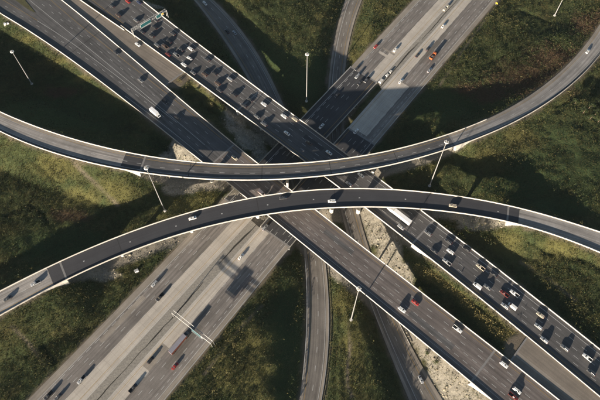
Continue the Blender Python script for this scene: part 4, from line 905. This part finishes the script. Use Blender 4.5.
block((381, 81.5), 'long white concrete block at the end of the median gap, top', (3.6, 2.0, 1.2), 'pier'); block((387, 75.5), 'grey concrete block on the median, second from the bridge gap', (2.4, 1.6, 1.0), 'pier')
block((390.5, 72), 'grey concrete block on the median, third from the bridge gap', (2.4, 1.4, .9), 'pier'); block((444.5, 10), 'pale concrete block on the median at the top of the photo', (3.0, 1.6, 1.2), 'rock'); block((447.5, 7), 'pale concrete block nearest the top edge on the median', (2.2, 1.6, 1.4), 'rock')
# ------------------------------------------------------------------ stones on the sandy slopes
def in_frame(n, seed, z=8):
    r = np.random.default_rng(seed); pu = r.uniform(-12, 612, n); pv = r.uniform(-12, 412, n); k = r.random(n) < (1000 - 0 + 0 * pv) / 1000
    sc = 1.0 / (975 + pv) ** 3; keep = r.random(n) < sc / sc.max(); pu, pv = pu[keep], pv[keep]
    P = np.array([at(a, b, z) for a, b in zip(pu, pv)]); return P[:, 0], P[:, 1]
def grid_lookup(arr, X, Y):
    i = np.clip(np.searchsorted(GX, X) - 1, 0, nx - 2); j = np.clip(np.searchsorted(GY, Y) - 1, 0, ny - 2); A_ = arr.reshape(ny, nx)
    u = np.clip((X - GX[i]) / (GX[i + 1] - GX[i]), 0, 1); v = np.clip((Y - GY[j]) / (GY[j + 1] - GY[j]), 0, 1)
    return (A_[j, i] * (1 - u) + A_[j, i + 1] * u) * (1 - v) + (A_[j + 1, i] * (1 - u) + A_[j + 1, i + 1] * u) * v
def tri_mesh(name, V3, cols, mat):
    """V3: (n, 3, 3) triangles, cols: (n, 3)"""
    n = len(V3); m_ = bpy.data.meshes.new(name); m_.vertices.add(n * 3); m_.vertices.foreach_set('co', V3.astype(np.float32).ravel())
    m_.loops.add(n * 3); m_.loops.foreach_set('vertex_index', np.arange(n * 3, dtype=np.int32)); m_.polygons.add(n); m_.polygons.foreach_set('loop_start', np.arange(0, n * 3, 3, dtype=np.int32)); m_.update(calc_edges=True)
    ca = m_.color_attributes.new('tint', 'FLOAT_COLOR', 'POINT'); cc = np.repeat(np.c_[cols, np.ones(n)], 3, axis=0); ca.data.foreach_set('color', cc.astype(np.float32).ravel())
    m_.materials.append(mat); return m_
def leaf_mat():
    m, nt, b = new_mat('leaves', .8); b.inputs['Specular IOR Level'].default_value = .15
    vc = N(nt, 'ShaderNodeVertexColor', layer_name='tint'); tc = N(nt, 'ShaderNodeTexCoord').outputs['Object']
    x = mul(nt, vc.outputs[0], ramp(nt, noise(nt, tc, 1.2, 3, .6), [(.3, g(.75)), (.7, g(1.25))])); nt.links.new(x, b.inputs['Base Color'])
    b.inputs['Subsurface Weight'].default_value = 0.0
    tr = N(nt, 'ShaderNodeBsdfTranslucent'); nt.links.new(x, tr.inputs[0]); mx = N(nt, 'ShaderNodeMixShader'); mx.inputs[0].default_value = .2
    nt.links.new(b.outputs[0], mx.inputs[1]); nt.links.new(tr.outputs[0], mx.inputs[2]); nt.links.new(mx.outputs[0], nt.nodes['Material Output'].inputs[0]); return m
M['leaf'] = leaf_mat()
def leaves(C, rad, hgt, cols, K, size, seed):
    """K leaf clumps per plant scattered through a dome of radius rad, height hgt"""
    r = np.random.default_rng(seed); n = len(C); th = r.uniform(0, 2 * np.pi, (n, K)); rr = np.sqrt(r.random((n, K))); zz = r.random((n, K)) ** .7
    env = np.sqrt(np.clip(1 - (zz * .92) ** 2, .05, 1)); lump = 1 + .3 * np.sin(3 * th + r.uniform(0, 6, (n, 1)))
    P = np.stack([C[:, 0, None] + rad[:, None] * rr * env * lump * np.cos(th), C[:, 1, None] + rad[:, None] * rr * env * lump * np.sin(th), C[:, 2, None] + hgt[:, None] * zz], -1)
    sz = (size[:, None] * r.uniform(.6, 1.4, (n, K)))[..., None, None]
    D = r.normal(size=(n, K, 3, 3)); D /= np.linalg.norm(D, axis=-1, keepdims=True)
    T = P[:, :, None, :] + D * sz
    cc = cols[:, None, :] * r.uniform(.8, 1.2, (n, K, 1)) 
    return T.reshape(-1, 3, 3), cc.reshape(-1, 3)
X, Y = in_frame(110000, 21)
sv = grid_lookup(sand, X, Y); uv_ = grid_lookup(under, X, Y); rd = grid_lookup(RD, X, Y)
k = (rng.random(len(X)) < np.maximum(sv, uv_ * .5)) & (rd > .6); X, Y = X[k], Y[k]
ico = []; 
for a in range(2): pass
t_ = (1 + 5 ** .5) / 2; iv = np.array([(-1, t_, 0), (1, t_, 0), (-1, -t_, 0), (1, -t_, 0), (0, -1, t_), (0, 1, t_), (0, -1, -t_), (0, 1, -t_), (t_, 0, -1), (t_, 0, 1), (-t_, 0, -1), (-t_, 0, 1)]) / 1.9
fi_ = np.array([(0, 11, 5), (0, 5, 1), (0, 1, 7), (0, 7, 10), (0, 10, 11), (1, 5, 9), (5, 11, 4), (11, 10, 2), (10, 7, 6), (7, 1, 8), (3, 9, 4), (3, 4, 2), (3, 2, 6), (3, 6, 8), (3, 8, 9), (4, 9, 5), (2, 4, 11), (6, 2, 10), (8, 6, 7), (9, 8, 1)])
R_ = np.clip(rng.lognormal(-1.35, .5, len(X)), .14, 1.0); Zr = grid_lookup(ZZ, X, Y)
vv = iv[None] * rng.uniform(.65, 1.3, (len(X), 12, 1)) * R_[:, None, None] * np.array([1, 1, .6]) + np.stack([X, Y, Zr], 1)[:, None, :]
T3 = vv[:, fi_].reshape(-1, 3, 3); base = np.array([.34, .30, .225]) * rng.uniform(.4, 1.2, (len(X), 1)); print('stones', len(X)); tag(link('loose_stones', tri_mesh('loose_stones', T3, np.repeat(base, 20, 0), M['leaf'])), kind='stuff')
# ------------------------------------------------------------------ meadow plants
X, Y = in_frame(400000, 33)
rd = grid_lookup(RD, X, Y); sv = grid_lookup(sand, X, Y); uv_ = grid_lookup(under, X, Y); dv = grid_lookup(dirt, X, Y); sm = grid_lookup(smooth, X, Y); gv = grid_lookup(gold, X, Y); bv = grid_lookup(brown, X, Y)
cl = vnoise(X, Y, 16, 41) + .7 * vnoise(X, Y, 6, 42)
pk = np.clip(.58 + 1.2 * cl, .15, 1) * (1 - .68 * sv) * (1 - .95 * uv_) * (1 - .75 * dv) * (1 - .35 * sm)
dw_ = nearest(X, Y, L0W.C, L0W.hw, L0W.z)[0]; de_ = nearest(X, Y, L0E.C, L0E.hw, L0E.z)[0]
br_ = grid_lookup(brush, X, Y); pk = np.maximum(pk, br_)
k = (rng.random(len(X)) < pk) & (rd > 1.2) & ~((dw_ < 9) & (de_ < 9)); br_ = br_[k]; X, Y, sm, gv, bv, cl, dv = X[k], Y[k], sm[k], gv[k], bv[k], cl[k], dv[k]
Z = grid_lookup(ZZ, X, Y); n = len(X); big = rng.random(n) ** 3
rad = (.45 + 1.0 * big) * (1 - .45 * sm); hgt = (.45 + 1.6 * big * np.clip(1 + cl, .5, 1.6)) * (1 - .6 * sm)
q1 = rng.random(n); tone = vnoise(X, Y, 38, 43)
pal = {'g': (.038, .050, .019), 'o': (.068, .063, .024), 'y': (.100, .089, .040), 'b': (.064, .042, .025), 'd': (.027, .038, .018)}
cols = np.tile(np.array(pal['g']), (n, 1)); 
def setc(mask, key): cols[mask] = pal[key]
setc(q1 < np.clip(.36 + tone, .1, .8), 'o'); setc((q1 > .93 + .12 * tone) & (sm < .5), 'y'); setc((q1 > .55) & (q1 < .68), 'd')
setc(rng.random(n) < bv * .75, 'b'); setc(rng.random(n) < gv * .45, 'y'); setc(rng.random(n) < gv * .4, 'o'); setc(rng.random(n) < dv * .5, 'y'); cols[rng.random(n) < br_ * .85] = (.17, .14, .055); rad = rad * (1 + .5 * br_); hgt = hgt * (1 + 1.5 * br_) + .9 * br_
cols *= rng.uniform(.85, 1.15, (n, 1)) * (1 + .5 * vnoise(X, Y, 11, 44) + .5 * vnoise(X, Y, 30, 45))[:, None]
T3, cc = leaves(np.stack([X, Y, Z], 1), rad, hgt, cols, 9, .17 + .2 * big, 51)
X2, Y2 = in_frame(560000, 35); rd = grid_lookup(RD, X2, Y2); k = (rng.random(len(X2)) < (1 - .95 * grid_lookup(sand, X2, Y2)) * (1 - .95 * grid_lookup(under, X2, Y2)) * (1 - .8 * grid_lookup(dirt, X2, Y2))) & (rd > .8)
X2, Y2 = X2[k], Y2[k]; k = ~((nearest(X2, Y2, L0W.C, L0W.hw, L0W.z)[0] < 9) & (nearest(X2, Y2, L0E.C, L0E.hw, L0E.z)[0] < 9)); X2, Y2 = X2[k], Y2[k]; n2 = len(X2)
c2 = np.where((rng.random(n2) < np.clip(.4 + vnoise(X2, Y2, 20, 46) + .4 * grid_lookup(gold, X2, Y2), 0, 1))[:, None], np.array(pal['o']) * 1.15, np.array(pal['g'])); c2[rng.random(n2) < .6 * grid_lookup(brown, X2, Y2)] = pal['b']
c2 = c2 * (1 + .6 * vnoise(X2, Y2, 9, 47) + .5 * vnoise(X2, Y2, 4, 48))[:, None]
Tg, cg = leaves(np.stack([X2, Y2, grid_lookup(ZZ, X2, Y2)], 1), rng.uniform(.3, .6, n2), rng.uniform(.12, .5, n2), c2, 5, np.full(n2, .17), 52)
tag(link('meadow_grass', tri_mesh('meadow_grass', Tg, cg, M['leaf'])), kind='stuff')
print('meadow plants', n, n2, 'tris', len(T3) + len(Tg))
tag(link('meadow_plants', tri_mesh('meadow_plants', T3, cc, M['leaf'])), kind='stuff')
# ------------------------------------------------------------------ bushes and trees that can be told apart
def bush(px, z, r, label, colr='g', group=None):
    p = at(*px, z); zg = gz(p[0], p[1]); t = empty('bush', label, 'bush', (p[0], p[1], zg), group)
    T3, cc = leaves(np.zeros((1, 3)), np.array([r]), np.array([r * 1.3]), np.array([pal[colr]]) * 1.1, int(120 + r * 70), np.array([.30]), int(px[0] * 7 + px[1]))
    link('foliage', tri_mesh('foliage', T3, cc, M['leaf']), None, t)
    mb = MB()
    for k in range(4): mb.tube((0, 0, -.3), (r * .4 * math.cos(k * 1.6), r * .4 * math.sin(k * 1.6), r * .8), .09, .04, 5)
    mb.build('stem', M['bark'], t)
def tree(px, z, h, r, label, group, seed):
    p = at(*px, z); zg = gz(p[0], p[1]); t = empty('tree', label, 'tree', (p[0], p[1], zg), group); rr = random.Random(seed)
    mb = MB(); mb.tube((0, 0, -.4), (.1, .05, h * .45), .28, .18, 8); mb.tube((.1, .05, h * .45), (0, .1, h * .85), .18, .05, 6); cs = []
    for k in range(7):
        a = k * 2.4 + rr.random(); zz = h * rr.uniform(.35, .8); l = r * rr.uniform(.5, .85); e = (l * math.cos(a), l * math.sin(a), zz + h * .1); mb.tube((0, 0, zz * .8), e, .09, .03, 5); cs.append(e)
    mb.build('trunk', M['bark'], t); cs.append((0, .1, h * .85)); T = []; Cc = []
    for i, c_ in enumerate(cs):
        q = r * rr.uniform(.4, .62); T3, cc = leaves(np.array([[c_[0], c_[1], c_[2] - q * .5]]), np.array([q]), np.array([q * 1.3]), np.array([pal['d' if i % 2 else 'g']]) * 1.05, 110, np.array([.32]), seed * 17 + i); T.append(T3); Cc.append(cc)
    link('crown', tri_mesh('crown', np.vstack(T), np.vstack(Cc), M['leaf']), None, t)
for px, z, r, lab, c_ in (((285, 90), 6, 2.6, 'round green bush on shaded grass beside the top centre ramp', 'g'), ((176.5, 16.5), 9, 2.2, 'pale yellow bush just beyond the sign gantry', 'y'), ((212, 107), 8.5, 2.2, 'round golden bush in the strip between the diagonal highways', 'y'),
        ((198, 91.5), 9.5, 1.6, 'small bright green bush in the strip between the diagonal highways', 'g'), ((180, 84), 10, 2.0, 'golden bush at the upper end of the strip between the diagonal highways', 'y'), ((372, 178), 8, 0, '', 'g'),
        ((395, 183), 9, 1.7, 'golden bush between the flyovers, right of the crowded highway', 'y'), ((432, 165), 9, 1.8, 'yellow green bush below the right end of the upper flyover bridge', 'y'), ((466, 228), 13, 1.8, 'green bush at the right abutment of the lower flyover', 'g'),
        ((428, 352), 6, 1.5, 'green bush on the pale slope under the brown highway, upper one', 'g'), ((437, 361), 6.5, 2.0, 'green bush on the pale slope under the brown highway, lower one', 'g'), ((234, 345), 7, 1.6, 'yellow bush on the grass right of the lower sign gantry', 'y'), ((224, 356), 7, 1.4, 'yellow bush on the grass, lower left of its yellow neighbour', 'y')):
    if r: bush(px, z, r, lab, c_)
for i, (px, h, r, wh) in enumerate((((589, 108), 5.5, 2.6, 'in the upper middle of'), ((595, 115), 6, 2.8, 'the tallest one, in the middle of'), ((583, 113), 5, 2.2, 'on the lower left flank of'), ((598, 122), 5.5, 2.6, 'lowest, at the bottom right of'), ((590, 119), 4.6, 2.2, 'at the bottom left of'), ((575, 103), 4.5, 2.0, 'smallest and farthest left of'), ((597, 104), 5, 2.4, 'at the top right of'))):
    tree(px, 13.5, h, r, 'small dark tree ' + wh + ' the cluster at the right edge', 'small trees at the right edge', 60 + i)
# ------------------------------------------------------------------ thin air
mb = MB(); mb.box((0, 0, 178), (8400, 8400, 380)); hz = mb.build('haze', None); tag(hz, kind='stuff')
hm = bpy.data.materials.new('thin haze'); hm.use_nodes = True; hn = hm.node_tree; hn.nodes.remove(hn.nodes['Principled BSDF'])
pv = hn.nodes.new('ShaderNodeVolumePrincipled'); pv.inputs['Color'].default_value = (.72, .86, 1, 1); pv.inputs['Density'].default_value = 1.2e-5; pv.inputs['Anisotropy'].default_value = 0.0
hn.links.new(pv.outputs[0], hn.nodes['Material Output'].inputs['Volume']); hz.data.materials.append(hm)
